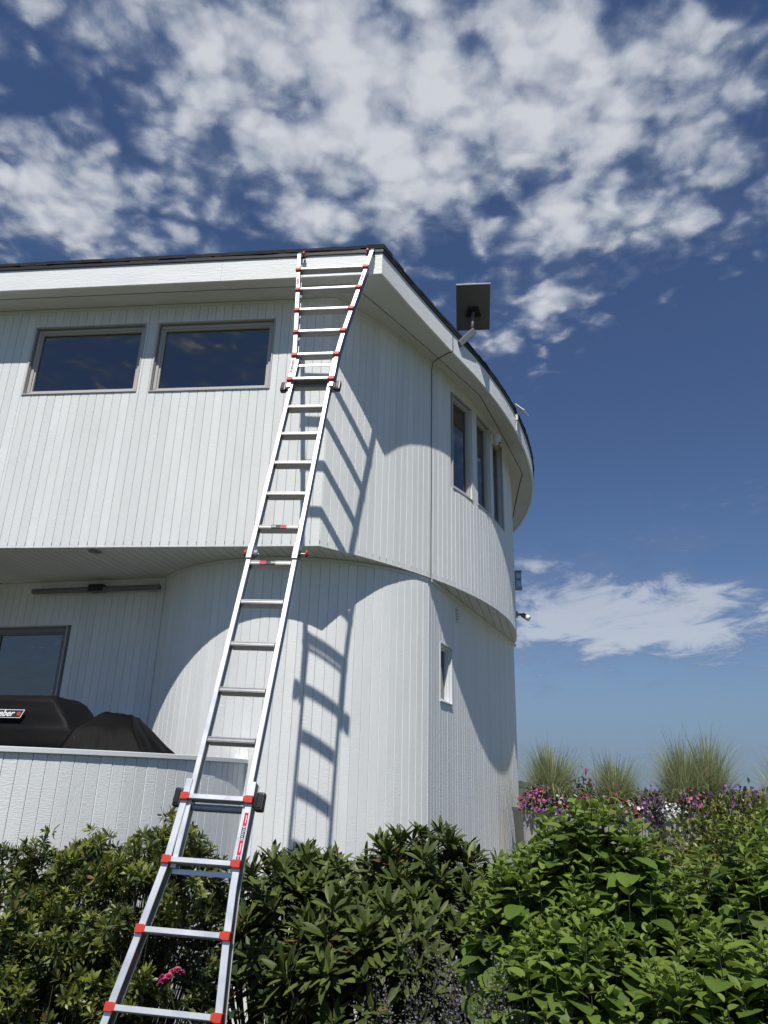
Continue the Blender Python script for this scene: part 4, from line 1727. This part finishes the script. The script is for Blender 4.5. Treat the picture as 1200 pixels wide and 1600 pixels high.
for v_, order in ((9.0, 1), (8.0, -1)):
    cw = 0.012 * order
    st = sticker(cw - 0.055, cw + 0.015, v_ - 0.05, v_ + 0.04, 0.0318, 'sticker_black', 'maker_label') if order > 0 else sticker(
        cw - 0.015, cw + 0.055, v_ - 0.05, v_ + 0.04, 0.0318, 'sticker_black', 'maker_label')
    m0 = -0.035 if order > 0 else 0.038
    mb = MB()
    for k in range(7):
        mb.box(lp_(cw + m0 - 0.012 + 0.004 * k, v_ - 0.005, 0.0328), LAX, (0.0012, random.uniform(0.004, 0.008), 0.0003))
    mb.build('fine_print', 'sticker_white', st)
    sticker(cw + 0.016, cw + 0.055, v_ - 0.05, v_ + 0.04, 0.0318, 'sticker_red', 'maker_label') if order > 0 else sticker(
        cw - 0.055, cw - 0.016, v_ - 0.05, v_ + 0.04, 0.0318, 'sticker_red', 'maker_label')


# ------------------------------------------------------------------ plants
def leaf_template(length, width, droop, fold, ns=5, tip=1.0, widest=0.45):
    """leaf along +X, normal +Z; 3 vertices per cross-section"""
    vs, fs = [], []
    for i in range(ns + 1):
        t_ = i / ns
        e = math.log(0.5) / math.log(widest)
        wv = width / 2 * (math.sin(math.pi * min(max(t_, 0.0), 1.0) ** e)) ** tip
        if i in (0, ns):
            wv = 0.0
        x = length * t_
        z = -droop * length * t_ * t_ + 0.08 * length * t_
        if wv == 0:
            vs.append((x, 0, z))
        else:
            vs += [(x, wv, z + fold * wv), (x, 0, z), (x, -wv, z + fold * wv)]
    # faces
    fs.append((0, 2, 1))
    fs.append((0, 3, 2))
    for i in range(ns - 2):
        a, b = 1 + 3 * i, 4 + 3 * i
        fs += [(a, a + 1, b + 1, b), (a + 1, a + 2, b + 2, b + 1)]
    a = 1 + 3 * (ns - 2)
    e = a + 3
    fs += [(a, a + 1, e), (a + 1, a + 2, e)]
    return np.array(vs, float), fs


def mats_from(pos, direc, normal, scale):
    """arrays -> rotation-scale matrices (k,3,3) with columns X,Y,Z"""
    X = direc / np.linalg.norm(direc, axis=1)[:, None]
    Z = normal - X * np.sum(normal * X, 1)[:, None]
    Z /= np.linalg.norm(Z, axis=1)[:, None] + 1e-9
    Y = np.cross(Z, X)
    R = np.stack([X, Y, Z], 2) * np.asarray(scale)[:, None, None]
    return R


def inst_mesh(name, tmpl, pos, R, mat, parent=None, kind='stuff', pick=None):
    tv, tf = tmpl
    k = len(pos)
    if k == 0:
        return None
    allv = np.einsum('kij,mj->kmi', R, tv) + pos[:, None, :]
    allv = allv.reshape(-1, 3) - np.array(origin_of(parent))
    m = len(tv)
    loops, starts, totals = [], [], []
    base_l = [i for q in tf for i in q]
    lens = [len(q) for q in tf]
    bl = np.array(base_l)
    L_ = (bl[None, :] + (np.arange(k) * m)[:, None]).ravel()
    tot = np.tile(np.array(lens), k)
    st = np.concatenate([[0], np.cumsum(tot)[:-1]])
    me = bpy.data.meshes.new(name)
    me.vertices.add(len(allv))
    me.vertices.foreach_set('co', allv.ravel())
    me.loops.add(len(L_))
    me.loops.foreach_set('vertex_index', L_.astype(np.int32))
    me.polygons.add(len(tot))
    me.polygons.foreach_set('loop_start', st.astype(np.int32))
    me.polygons.foreach_set('loop_total', tot.astype(np.int32))
    me.polygons.foreach_set('use_smooth', np.ones(len(tot), bool))
    me.update(calc_edges=True)
    me.materials.append(M[mat])
    o = bpy.data.objects.new(name, me)
    COL.objects.link(o)
    if parent is not None:
        o.parent = parent
        ORIGIN[o.name] = origin_of(parent)
    else:
        ORIGIN[o.name] = (0, 0, 0)
    if kind:
        o['kind'] = kind
    return o


def tmpl_mesh(name, tmpl, mat):
    me = bpy.data.meshes.new(name)
    me.from_pydata([tuple(v) for v in tmpl[0]], [], tmpl[1])
    for p in me.polygons:
        p.use_smooth = True
    me.materials.append(M[mat])
    return me


def in_frame(P):
    Q = np.asarray(P) - np.array([0, 0, H])
    x = Q @ np.array(_r2)
    y = Q @ np.array(_u2)
    z = Q @ np.array(_f)
    return (z > 0.5) & (np.abs(x / z * FPX) < 600) & (np.abs(y / z * FPX) < 800)


def foliage(parent, tmpl, pos, direc, normal, scale, mat, n_obj=0, name='leaf', stuff_name='foliage', aged=0.0):
    """n_obj leaves nearest the viewer become objects of their own, the rest one mesh"""
    pos, direc, normal, scale = map(np.asarray, (pos, direc, normal, scale))
    R = mats_from(pos, direc, normal, scale)
    sel = np.zeros(len(pos), bool)
    if n_obj:
        vis = in_frame(pos)
        dist = np.linalg.norm(pos - np.array([0, 0, H]), axis=1) - 0.9 * (pos[:, 2])
        dist[~vis] = 1e9
        idx = np.argsort(dist)[:n_obj]
        idx = idx[dist[idx] < 1e8]
        sel[idx] = True
        me = tmpl_mesh(name, tmpl, mat)
        for i in np.nonzero(sel)[0]:
            r_ = R[i]
            place(name, me, parent, frame_mtx(pos[i], r_[:, 0], r_[:, 1], r_[:, 2]))
    old = (~sel) & (np.random.default_rng(len(pos)).random(len(pos)) < aged)
    inst_mesh(stuff_name, tmpl, pos[~sel & ~old], R[~sel & ~old], mat, parent)
    if old.any():
        inst_mesh('withered_leaves', tmpl, pos[old], R[old], 'old_leaf', parent)


def stems_mesh(parent, paths, r0, r1, mat, name='stems', n=5):
    mb = MB()
    for p in paths:
        mb.tube(p, list(np.linspace(r0, r1, len(p))), n, cap=False)
    o = mb.build(name, mat, parent, smooth=True)
    o['kind'] = 'stuff'
    return o


def unit(v):
    return v / (np.linalg.norm(v) + 1e-9)


def dome_points(c, rad, h, count, rng, power=2.0, edge=0.25, ybias=0.0):
    """tops of the stems: scattered over an ellipse, dome-shaped height with lumps"""
    out = []
    ph = rng.uniform(0, 6.28, 4)
    while len(out) < count:
        x, y = rng.uniform(-1, 1, 2)
        q = x * x + y * y
        if q > 1:
            continue
        lump = 0.035 * math.sin(5.1 * x + ph[0]) + 0.03 * math.sin(6.3 * y + ph[1]) + 0.03 * math.sin(11 * x + 7 * y + ph[2])
        z = h * (1 - (1 - edge) * q ** (power / 2)) + lump * h * 0.8
        out.append((c[0] + x * rad[0], c[1] + y * rad[1], z, x, y))
    return out


def arc_stem(b, t_, n=6, sway=0.04, rng=RNG):
    b, t_ = V3(*b), V3(*t_)
    m = (b + t_) / 2 + V3(rng.normal(0, sway), rng.normal(0, sway), 0)
    ts = np.linspace(0, 1, n)
    return [b * (1 - s_) ** 2 + m * 2 * s_ * (1 - s_) + t_ * s_ ** 2 for s_ in ts]


def hydrangea(c, rad, h, count, label, n_obj, seed, edge=0.30):
    rng = np.random.default_rng(seed)
    root = thing('hydrangea_shrub', (c[0], c[1], 0), label, 'shrub', 'broad-leaved hydrangeas in the right foreground')
    P, D_, N_, S_ = [], [], [], []
    P2, D2, N2, S2 = [], [], [], []
    paths = []
    for (x, y, z, ux, uy) in dome_points(c, rad, h, count, rng, 2.2, edge):
        z *= rng.uniform(0.93, 1.01)
        bx, by_ = c[0] + ux * rad[0] * 0.55, c[1] + uy * rad[1] * 0.55
        path = arc_stem((bx, by_, 0.0), (x, y, z), 8, 0.03, rng)
        paths.append(path)
        stem_d = unit(path[-1] - path[-3])
        nn_ = int(rng.integers(7, 10))
        phi = rng.uniform(0, 6.28)
        pos = path[-1].copy()
        gap = 0.0
        for j in range(nn_):
            gap += [0.0, 0.022, 0.04, 0.055, 0.065, 0.07, 0.075, 0.08, 0.08, 0.08][j]
            p = pos - stem_d * gap
            sz = [0.30, 0.52, 0.75, 0.92, 1.0, 1.02, 1.0, 0.95, 0.9, 0.9][j] * rng.uniform(0.68, 1.15)
            el = [62, 36, 14, -6, -22, -34, -42, -48, -50, -50][j] + rng.normal(0, 10)
            for s_ in (0, math.pi):
                a = phi + s_ + rng.normal(0, 0.22)
                e = math.radians(el + rng.normal(0, 7))
                d = V3(math.cos(a) * math.cos(e), math.sin(a) * math.cos(e), math.sin(e))
                nrm = V3(-math.cos(a) * math.sin(e), -math.sin(a) * math.sin(e), math.cos(e)) + rng.normal(0, 0.16, 3)
                st = p + d * 0.012
                if j <= 2:
                    P2.append(st), D2.append(d), N2.append(nrm), S2.append(sz)
                else:
                    P.append(st), D_.append(d), N_.append(nrm), S_.append(sz)
            phi += math.pi / 2 + rng.normal(0, 0.12)
    t1 = leaf_template(0.122, 0.096, 0.30, 0.14, 7, 0.62, 0.44)
    t2 = leaf_template(0.115, 0.074, 0.25, 0.34, 6, 0.66, 0.44)
    foliage(root, t1, P, D_, N_, S_, 'hydrangea', n_obj, aged=0.012)
    foliage(root, t2, P2, D2, N2, S2, 'hydrangea_tip', n_obj // 3, 'young_leaf', 'young_foliage')
    stems_mesh(root, paths, 0.004, 0.002, 'stem_dark')
    return root


def rhodo(c, rad, h, count, label, n_obj, seed, edge=0.35):
    rng = np.random.default_rng(seed)
    root = thing('rhododendron_shrub', (c[0], c[1], 0), label, 'shrub', 'long-leaved rhododendrons below the rounded wall')
    P, D_, N_, S_ = [], [], [], []
    paths = []
    for (x, y, z, ux, uy) in dome_points(c, rad, h, count, rng, 2.4, edge):
        z *= rng.uniform(0.55, 1.03) if rng.random() < 0.45 else rng.uniform(0.9, 1.05)
        path = arc_stem((c[0] + ux * rad[0] * 0.35, c[1] + uy * rad[1] * 0.35, 0.0), (x, y, z), 7, 0.06, rng)
        paths.append(path)
        sd_ = unit(path[-1] - path[-2] + V3(ux * 0.1, uy * 0.1 - 0.03, 0.05))
        a1_ = unit(np.cross(sd_, V3(0.3, 0.2, 1)))
        b1_ = np.cross(sd_, a1_)
        for tier, (dz, n_l, el0, sz0) in enumerate(((0.0, 8, 50, 0.95), (0.012, 7, 18, 1.05), (0.11, 5, 4, 0.95))):
            if tier == 2 and rng.random() < 0.4:
                continue
            ph = rng.uniform(0, 6.28)
            for j in range(n_l):
                a = ph + 2 * math.pi * j / n_l + rng.normal(0, 0.18)
                e = math.radians(el0 + rng.normal(0, 12))
                rad_d = a1_ * math.cos(a) + b1_ * math.sin(a)
                d = rad_d * math.cos(e) + sd_ * math.sin(e)
                nrm = sd_ * math.cos(e) - rad_d * math.sin(e) + rng.normal(0, 0.2, 3)
                P.append(path[-1] - sd_ * dz + d * 0.012)
                D_.append(d)
                N_.append(nrm)
                S_.append(sz0 * rng.uniform(0.6, 1.18))
    t1 = leaf_template(0.146, 0.035, 0.16, 0.35, 6, 0.75, 0.55)
    foliage(root, t1, P, D_, N_, S_, 'rhodo', n_obj, aged=0.025)
    stems_mesh(root, paths, 0.009, 0.004, 'stem')
    return root


def pieris(c, rad, h, count, label, seed, edge=0.35, extra=(), n_obj=0):
    rng = np.random.default_rng(seed)
    root = thing('pieris_shrub', (c[0], c[1], 0), label, 'shrub', 'yellow-green pieris below the terrace wall')
    P, D_, N_, S_ = [], [], [], []
    P2, D2, N2, S2 = [], [], [], []
    paths = []
    tops = dome_points(c, rad, h, count, rng, 2.4, edge) + list(extra)
    for (x, y, z, ux, uy) in tops:
        inner = rng.random() < 0.5
        z *= rng.uniform(0.45, 0.95) if inner else rng.uniform(0.92, 1.04)
        path = arc_stem((c[0] + ux * rad[0] * 0.3, c[1] + uy * rad[1] * 0.3, 0.0), (x, y, z), 6, 0.05, rng)
        paths.append(path)
        for sub in range(3):
            tipp = path[-1] + (rng.normal(0, 0.045, 3) if sub else 0)
            sd_ = unit(path[-1] - path[-2] + rng.normal(0, 0.35, 3) + V3(0, -0.1, 0.25))
            a1_ = unit(np.cross(sd_, V3(0.3, 0.2, 1)))
            b1_ = np.cross(sd_, a1_)
            young = rng.random() < (0.6 if not inner else 0.1)
            for tier in range(3):
                n_l = 7
                ph = rng.uniform(0, 6.28)
                for j in range(n_l):
                    a = ph + 2 * math.pi * j / n_l + rng.normal(0, 0.2)
                    e = math.radians((58, 28, -5)[tier] + rng.normal(0, 14))
                    rd = a1_ * math.cos(a) + b1_ * math.sin(a)
                    d = rd * math.cos(e) + sd_ * math.sin(e)
                    nrm = sd_ * math.cos(e) - rd * math.sin(e) + rng.normal(0, 0.25, 3)
                    tgt = (P2, D2, N2, S2) if (young and tier < 2) else (P, D_, N_, S_)
                    tgt[0].append(tipp - sd_ * 0.016 * tier)
                    tgt[1].append(d)
                    tgt[2].append(nrm)
                    tgt[3].append(rng.uniform(0.7, 1.15))
    t1 = leaf_template(0.056, 0.0165, 0.22, 0.3, 4, 0.8, 0.6)
    foliage(root, t1, P, D_, N_, S_, 'pieris', n_obj, aged=0.04)
    foliage(root, t1, P2, D2, N2, S2, 'pieris_tip', n_obj, 'young_leaf', 'young_foliage')
    stems_mesh(root, paths, 0.006, 0.0022, 'stem')
    return root


def scatter_shrub(name, c, rad, h, count, label, cat, tmpl, mat, seed, group=None, shell=0.55, up=0.5, flowers=None, stem='stem', nst=40, base_z=0.0, n_obj=0,
                  ct_min=-0.15):
    """rounded plant: leaves scattered through a lumpy dome"""
    rng = np.random.default_rng(seed)
    root = thing(name, (c[0], c[1], base_z), label, cat, group)
    P, D_, N_, S_ = [], [], [], []
    ph = rng.uniform(0, 6.28, 4)
    for _ in range(count):
        a = rng.uniform(0, 2 * math.pi)
        ct = rng.uniform(ct_min, 1)
        st = math.sqrt(max(0, 1 - ct * ct))
        lump = 1 + 0.10 * math.sin(4 * a + ph[0]) + 0.09 * math.sin(7 * a + 5 * ct + ph[1]) + 0.07 * math.sin(9 * ct + ph[2])
        rr = lump * (1 - (1 - shell) * rng.random() ** 1.6)
        d = V3(st * math.cos(a), st * math.sin(a), ct)
        P.append(V3(c[0] + d[0] * rad[0] * rr, c[1] + d[1] * rad[1] * rr, base_z + max(0.03, d[2] * h * rr)))
        dd = unit(d * 0.8 + rng.normal(0, 0.55, 3) + V3(0, 0, 0.1))
        D_.append(dd)
        N_.append(unit(d * 0.6 + V3(0, 0, up) + rng.normal(0, 0.4, 3)))
        S_.append(rng.uniform(0.65, 1.2))
    foliage(root, tmpl, P, D_, N_, S_, mat, n_obj)
    paths = []
    for _ in range(nst):
        i = rng.integers(0, len(P))
        paths.append(arc_stem((c[0] + rng.normal(0, rad[0] * 0.25), c[1] + rng.normal(0, rad[1] * 0.25), base_z), P[i], 5, 0.03, rng))
    stems_mesh(root, paths, 0.006, 0.002, stem)
    return root, P


# hydrangeas, right foreground
hydrangea((1.06, 4.05), (0.62, 0.62), 1.78, 250, 'tallest bright green hydrangea shrub beside the tower corner, under the first planter', 260, 11, 0.66)
hydrangea((1.92, 3.95), (0.74, 0.66), 1.66, 250, 'bright green hydrangea shrub at the right edge in front of the small-leaved clipped bush', 260, 12, 0.74)
hydrangea((0.80, 3.45), (0.36, 0.40), 1.40, 100, 'lower left hydrangea shrub between the rhododendrons and the grey sage', 150, 13, 0.66)
hydrangea((1.45, 3.12), (0.72, 0.44), 1.36, 190, 'nearest and lowest hydrangea shrub at the bottom right corner', 280, 14, 0.66)
# rhododendrons, centre
rhodo((-0.52, 5.25), (0.52, 0.50), 1.36, 150, 'dark long-leaved rhododendron right behind the ladder foot', 250, 21, 0.66)
rhodo((0.36, 5.35), (0.64, 0.52), 1.42, 190, 'taller dark long-leaved rhododendron at the tower corner left of the hydrangeas', 270, 22, 0.70)
rhodo((-0.02, 4.75), (0.52, 0.36), 1.14, 120, 'low rhododendron between the two taller ones in front of the rounded wall', 190, 23, 0.66)
# pieris, left
pieris((-1.40, 4.85), (0.58, 0.46), 1.50, 280, 'broad yellow-green pieris shrub behind the ladder below the terrace wall', 31, 0.78, n_obj=110)
pieris((-2.12, 4.72), (0.40, 0.36), 1.33, 150, 'pieris shrub with a tall thin sprig at the left edge', 32, 0.7,
       extra=[(-2.03 + 0.04 * k, 4.72 + 0.02 * k, 1.50 + 0.035 * (k % 3), 0.2, 0.1) for k in range(5)] + [(-1.96, 4.7, 1.66, 0.3, 0.0)], n_obj=80)
pieris((-1.72, 4.50), (0.62, 0.28), 1.10, 200, 'low dark pieris shrub at the bottom left in front of the other two', 33, 0.66, n_obj=70)

# rose bush with a pink bloom, in front of the ladder's lower rungs
t_rose = leaf_template(0.058, 0.036, 0.25, 0.25, 4, 0.8, 0.48)
rose, _ = scatter_shrub('rose_bush', (-0.55, 4.72), (0.72, 0.30), 0.98, 1700, 'dark glossy low rose bush at the bottom centre with one pink bloom', 'shrub', t_rose, 'rose_leaf', 41,
                        shell=0.5, n_obj=120)
rose2, _ = scatter_shrub('rose_bush', (-1.85, 3.95), (0.42, 0.26), 0.84, 500, 'dark glossy broad-leaved plant in the bottom left corner', 'shrub', t_rose, 'rose_leaf', 42, shell=0.5,
                         n_obj=60)


def bloom(parent, c, r, mat, seed, n=26):
    rng = np.random.default_rng(seed)
    P, D_, N_, S_ = [], [], [], []
    for k in range(n):
        t_ = k / n
        a = k * 2.4
        e = math.radians(80 - 85 * t_)
        d = V3(math.cos(a) * math.cos(e), math.sin(a) * math.cos(e) - 0.35, math.sin(e))
        P.append(V3(*c) + unit(d) * r * 0.12)
        D_.append(unit(d))
        N_.append(unit(V3(-math.cos(a) * math.sin(e), -math.sin(a) * math.sin(e), math.cos(e)) + rng.normal(0, 0.2, 3)))
        S_.append(r * (0.55 + 0.45 * t_) / 0.05)
    return inst_mesh('petals', leaf_template(0.05, 0.05, 0.25, 0.4, 4, 0.6, 0.62), np.array(P), mats_from(np.array(P), np.array(D_), np.array(N_), S_), mat, parent, kind=None)


rc = V3(-1.035, 4.38, 0.885)
for k, (dx, dz, r_, m_) in enumerate(((0.0, 0.0, 0.028, 'pink'), (0.035, 0.028, 0.026, 'pink'), (-0.032, -0.026, 0.026, 'magenta'), (0.012, 0.016, 0.026, 'pink'),
                                      (0.05, 0.012, 0.022, 'magenta'), (-0.048, -0.012, 0.020, 'magenta'))):
    o = bloom(rose, rc + V3(dx, 0.01 * k, dz), r_, m_, 50 + k)
    o.name = 'rose_bloom'
stems_mesh(rose, [arc_stem((-0.9, 4.6, 0.3), rc - V3(0, 0, 0.02), 6, 0.02)], 0.005, 0.003, 'stem_green', 'bloom_stem')


# grey sage
def sage(c, rad, h, count, label, seed):
    rng = np.random.default_rng(seed)
    root = thing('sage_plant', (c[0], c[1], 0), label, 'plant', 'grey sage plants along the front of the bed')
    P, D_, N_, S_ = [], [], [], []
    Pf, Df, Nf, Sf = [], [], [], []
    paths = []
    for (x, y, z, ux, uy) in dome_points(c, rad, h, count, rng, 2.0, 0.6):
        tip = V3(x + ux * 0.12 + rng.normal(0, 0.05), y + uy * 0.08 - 0.04, z * rng.uniform(0.78, 1.03))
        path = arc_stem((c[0] + ux * rad[0] * 0.3, c[1] + uy * rad[1] * 0.3, 0), tip, 7, 0.03, rng)
        paths.append(path)
        for k in range(120):
            s_ = rng.uniform(0.45, 1.0)
            i = min(int(s_ * 6), 5)
            p = path[i] + (path[i + 1] - path[i]) * (s_ * 6 - i)
            d = unit(rng.normal(0, 1, 3) + V3(0, 0, 0.3))
            tgt = (Pf, Df, Nf, Sf) if rng.random() < (0.15 + 0.7 * (s_ > 0.72)) else (P, D_, N_, S_)
            tgt[0].append(p + d * rng.uniform(0.003, 0.034))
            tgt[1].append(d)
            tgt[2].append(unit(rng.normal(0, 1, 3) + V3(0, 0, 1)))
            tgt[3].append(rng.uniform(0.6, 1.2))
    t1 = leaf_template(0.020, 0.007, 0.2, 0.3, 3, 0.8, 0.5)
    t2 = leaf_template(0.011, 0.008, 0.1, 0.4, 3, 0.8, 0.5)
    foliage(root, t1, P, D_, N_, S_, 'sage')
    foliage(root, t2, Pf, Df, Nf, Sf, 'sage_flower', 0, 'flower', 'flower_spikes')
    stems_mesh(root, paths, 0.002, 0.0008, 'stem')
    return root


sage((0.46, 3.30), (0.32, 0.24), 1.20, 110, 'grey sage plant at the bottom right of centre below the hydrangeas', 61)
sage((0.16, 3.66), (0.16, 0.16), 1.36, 36, 'taller upright grey sage sprig in front of the rhododendrons', 62)

# clipped small-leaved bush behind the hydrangeas
t_box = leaf_template(0.052, 0.026, 0.2, 0.3, 3, 0.8, 0.5)
scatter_shrub('clipped_bush', (3.12, 6.5), (0.95, 0.55), 0.80, 14000, 'small-leaved yellow-green clipped bush at the right below the planters', 'shrub', t_box, 'box_leaf', 71, shell=0.7, n_obj=0, ct_min=-0.3, base_z=0.95)


# ------------------------------------------------------------------ planters with grasses and flowers
def planter(x, y, wdt, hgt, z0, label):
    root = thing('planter', (x, y, z0), label, 'planter', 'grey box planters along the terrace edge')
    mb = MB()
    o_, i_, b_ = wdt / 2, wdt / 2 - 0.035, wdt / 2 * 0.88
    def sq(r_, z):
        return [V3(x - r_, y - r_, z), V3(x + r_, y - r_, z), V3(x + r_, y + r_, z), V3(x - r_, y + r_, z)]
    loft(mb, [sq(b_, z0 + 0.003), sq(o_, z0 + hgt - 0.06), sq(o_ + 0.012, z0 + hgt - 0.058), sq(o_ + 0.012, z0 + hgt), sq(i_, z0 + hgt), sq(i_, z0 + hgt - 0.09)])
    mb.build('pot', 'concrete', root, bevel=0.006)
    MB().prism([(x - i_, y - i_), (x + i_, y - i_), (x + i_, y + i_), (x - i_, y + i_)], z0 + hgt - 0.08, z0 + hgt - 0.06).build('soil', 'soil', root)
    return root


def grass(c, base_z, h, spread, count, label, seed, grp='fountain grasses in the planters'):
    rng = np.random.default_rng(seed)
    root = thing('fountain_grass', (c[0], c[1], base_z), label, 'grass', grp)
    vs, fs = [], []
    for k in range(int(count * 1.5)):
        a = rng.uniform(0, 2 * math.pi)
        r0 = abs(rng.normal(0, 0.09))
        b = V3(c[0] + r0 * math.cos(a), c[1] + r0 * math.sin(a), base_z)
        ln = h * 0.9 * rng.uniform(0.7, 1.12)
        lean = abs(rng.normal(0, 0.38)) * spread + 0.03
        curl = rng.uniform(0.1, 1.0) * lean * 1.7
        a2 = a + rng.normal(0, 0.35)
        if rng.random() < 0.16:
            ln *= rng.uniform(1.05, 1.3)
            curl *= rng.uniform(1.2, 2.0)
            lean += 0.15
        lean = max(0.02, lean + 0.16 * math.cos(a2 - seed))
        dirh = V3(math.cos(a2), math.sin(a2), 0)
        side = V3(-dirh[1], dirh[0], 0)
        n0 = len(vs)
        ns = 6
        wd = rng.uniform(0.0035, 0.0062)
        e = math.pi / 2 - lean * 0.5
        p = b.copy()
        for i in range(ns + 1):
            t_ = i / ns
            w_ = wd * (1 - 0.85 * t_)
            vs += [tuple(p - side * w_), tuple(p + side * w_)]
            e -= (lean + curl * 2.2 * t_) / ns
            p = p + (dirh * math.cos(e) + V3(0, 0, 1) * math.sin(e)) * ln / ns
        for i in range(ns):
            q = n0 + 2 * i
            fs.append((q, q + 1, q + 3, q + 2))
    me = bpy.data.meshes.new('blades')
    o0 = origin_of(root)
    me.from_pydata([(v[0] - o0[0], v[1] - o0[1], v[2] - o0[2]) for v in vs], [], fs)
    me.materials.append(M['blade'])
    for p in me.polygons:
        p.use_smooth = True
    o = bpy.data.objects.new('blades', me)
    COL.objects.link(o)
    o.parent = root
    o['kind'] = 'stuff'
    return root


def flowers(name, c, rad, h, n_leaf, n_fl, mats, label, seed, base_z, fsize=0.046, leafmat='bed_leaf'):
    n_fl = int(n_fl * 1.8)
    rng = np.random.default_rng(seed)
    root = thing(name, (c[0], c[1], base_z), label, 'flowers', 'bedding flowers spilling over the planters')
    P, D_, N_, S_ = [], [], [], []
    F = {m_: [] for m_ in mats}
    for k in range(n_leaf + n_fl):
        a = rng.uniform(0, 2 * math.pi)
        ct = rng.uniform(-0.5, 1)
        st = math.sqrt(1 - ct * ct)
        rr = rng.uniform(0.55, 1.0) * (1 + 0.2 * math.sin(3 * a + seed))
        d = V3(st * math.cos(a), st * math.sin(a), ct)
        p = V3(c[0] + d[0] * rad[0] * rr, c[1] + d[1] * rad[1] * rr, base_z + d[2] * h * rr)
        if k < n_leaf:
            P.append(p)
            D_.append(unit(d + rng.normal(0, 0.5, 3)))
            N_.append(unit(d * 0.5 + V3(0, 0, 0.6) + rng.normal(0, 0.4, 3)))
            S_.append(rng.uniform(0.7, 1.3))
        else:
            m_ = mats[int(rng.integers(0, len(mats)))]
            F[m_].append((p + d * 0.03, unit(d + V3(0, -0.5, 0.25) + rng.normal(0, 0.35, 3)), fsize * rng.uniform(0.7, 1.2)))
    foliage(root, leaf_template(0.05, 0.026, 0.3, 0.3, 3, 0.8, 0.5), P, D_, N_, S_, leafmat)
    # five-petalled flower template: cupped disc facing +X
    tv, tf = [(0.0, 0, 0)], []
    for i in range(10):
        a = 2 * math.pi * i / 10
        r_ = 1.0 if i % 2 == 0 else 0.78
        tv.append((0.28, r_ * math.cos(a), r_ * math.sin(a)))
    for i in range(10):
        tf.append((0, 1 + i, 1 + (i + 1) % 10))
    tm = (np.array(tv) * 0.5, tf)
    for m_, lst in F.items():
        if not lst:
            continue
        pos = np.array([l[0] for l in lst])
        dr = np.array([l[1] for l in lst])
        up = np.tile(np.array([[0.1, 0.2, 1.0]]), (len(lst), 1))
        inst_mesh('blossoms', tm, pos, mats_from(pos, dr, up, [l[2] for l in lst]), m_, root)
    return root


TZ = 0.753
PY = 10.0
for x, lab in ((2.12, 'grey box planter nearest the tower, overflowing with pink flowers'), (3.02, 'middle grey box planter hidden behind the hydrangea tops'),
               (3.82, 'grey box planter with white and violet flowers at its front'), (4.72, 'grey box planter at the far right behind the clipped bush')):
    planter(x, PY, 0.66, 0.86, TZ, lab)
RZ = TZ + 0.80
grass((2.23, PY + 0.05), RZ, 0.88, 1.15, 950, 'upright pale fountain grass in the planter beside the tower', 81)
grass((3.05, PY + 0.05), RZ, 0.76, 1.25, 800, 'shortest fountain grass in the middle planter', 82)
grass((3.92, PY + 0.0), RZ, 0.95, 1.1, 800, 'left of the two tall fountain grasses over the purple flowers', 83)
grass((4.30, PY + 0.15), RZ, 1.05, 1.2, 900, 'tallest arching fountain grass in the planters at right', 84)
grass((5.28, PY + 0.1), RZ, 0.85, 1.2, 420, 'fountain grass at the right edge with only its arching blades in view', 85)
flowers('petunia', (1.98, PY - 0.30), (0.22, 0.16), 0.20, 320, 95, ['pink', 'pink', 'violet', 'purple'], 'salmon pink petunias at the tower end of the planters', 91, RZ + 0.10)
flowers('petunia', (2.36, PY - 0.30), (0.22, 0.16), 0.14, 260, 60, ['pink', 'violet', 'white_petal'], 'mixed pink and white flowers on the right half of the first planter', 92, RZ + 0.04)
flowers('geranium', (2.62, PY - 0.05), (0.18, 0.16), 0.38, 300, 26, ['magenta'], 'dark-leaved plant with a few magenta blooms between the first two grasses', 93, RZ + 0.10, 0.06, 'dark_leaf')
flowers('petunia', (3.02, PY - 0.28), (0.34, 0.18), 0.16, 300, 60, ['magenta', 'white_petal', 'pink'], 'low pink and white flowers on the middle planter', 94, RZ + 0.04)
flowers('petunia', (3.42, PY - 0.22), (0.22, 0.2), 0.30, 420, 60, ['purple', 'violet'], 'dark purple trailing petunias left of the white flowers', 95, RZ + 0.02, 0.045, 'dark_leaf')
flowers('alyssum', (3.62, PY - 0.36), (0.17, 0.12), 0.13, 200, 110, ['white_petal'], 'clump of tiny white flowers on the third planter', 96, RZ + 0.02, 0.030)
flowers('petunia', (3.95, PY - 0.32), (0.26, 0.15), 0.20, 320, 90, ['violet', 'purple', 'pink', 'purple'], 'violet and pink petunias below the tall grasses', 97, RZ + 0.10)
flowers('petunia', (4.55, PY - 0.25), (0.42, 0.2), 0.22, 520, 130, ['purple', 'purple', 'violet'], 'deep purple petunias at the right end of the planters', 98, RZ + 0.12, 0.05)
flowers('geranium', (4.12, PY + 0.05), (0.2, 0.15), 0.50, 420, 8, ['magenta'], 'dark plant with a red bloom inside the tall grasses', 99, RZ + 0.12, 0.06, 'dark_leaf')
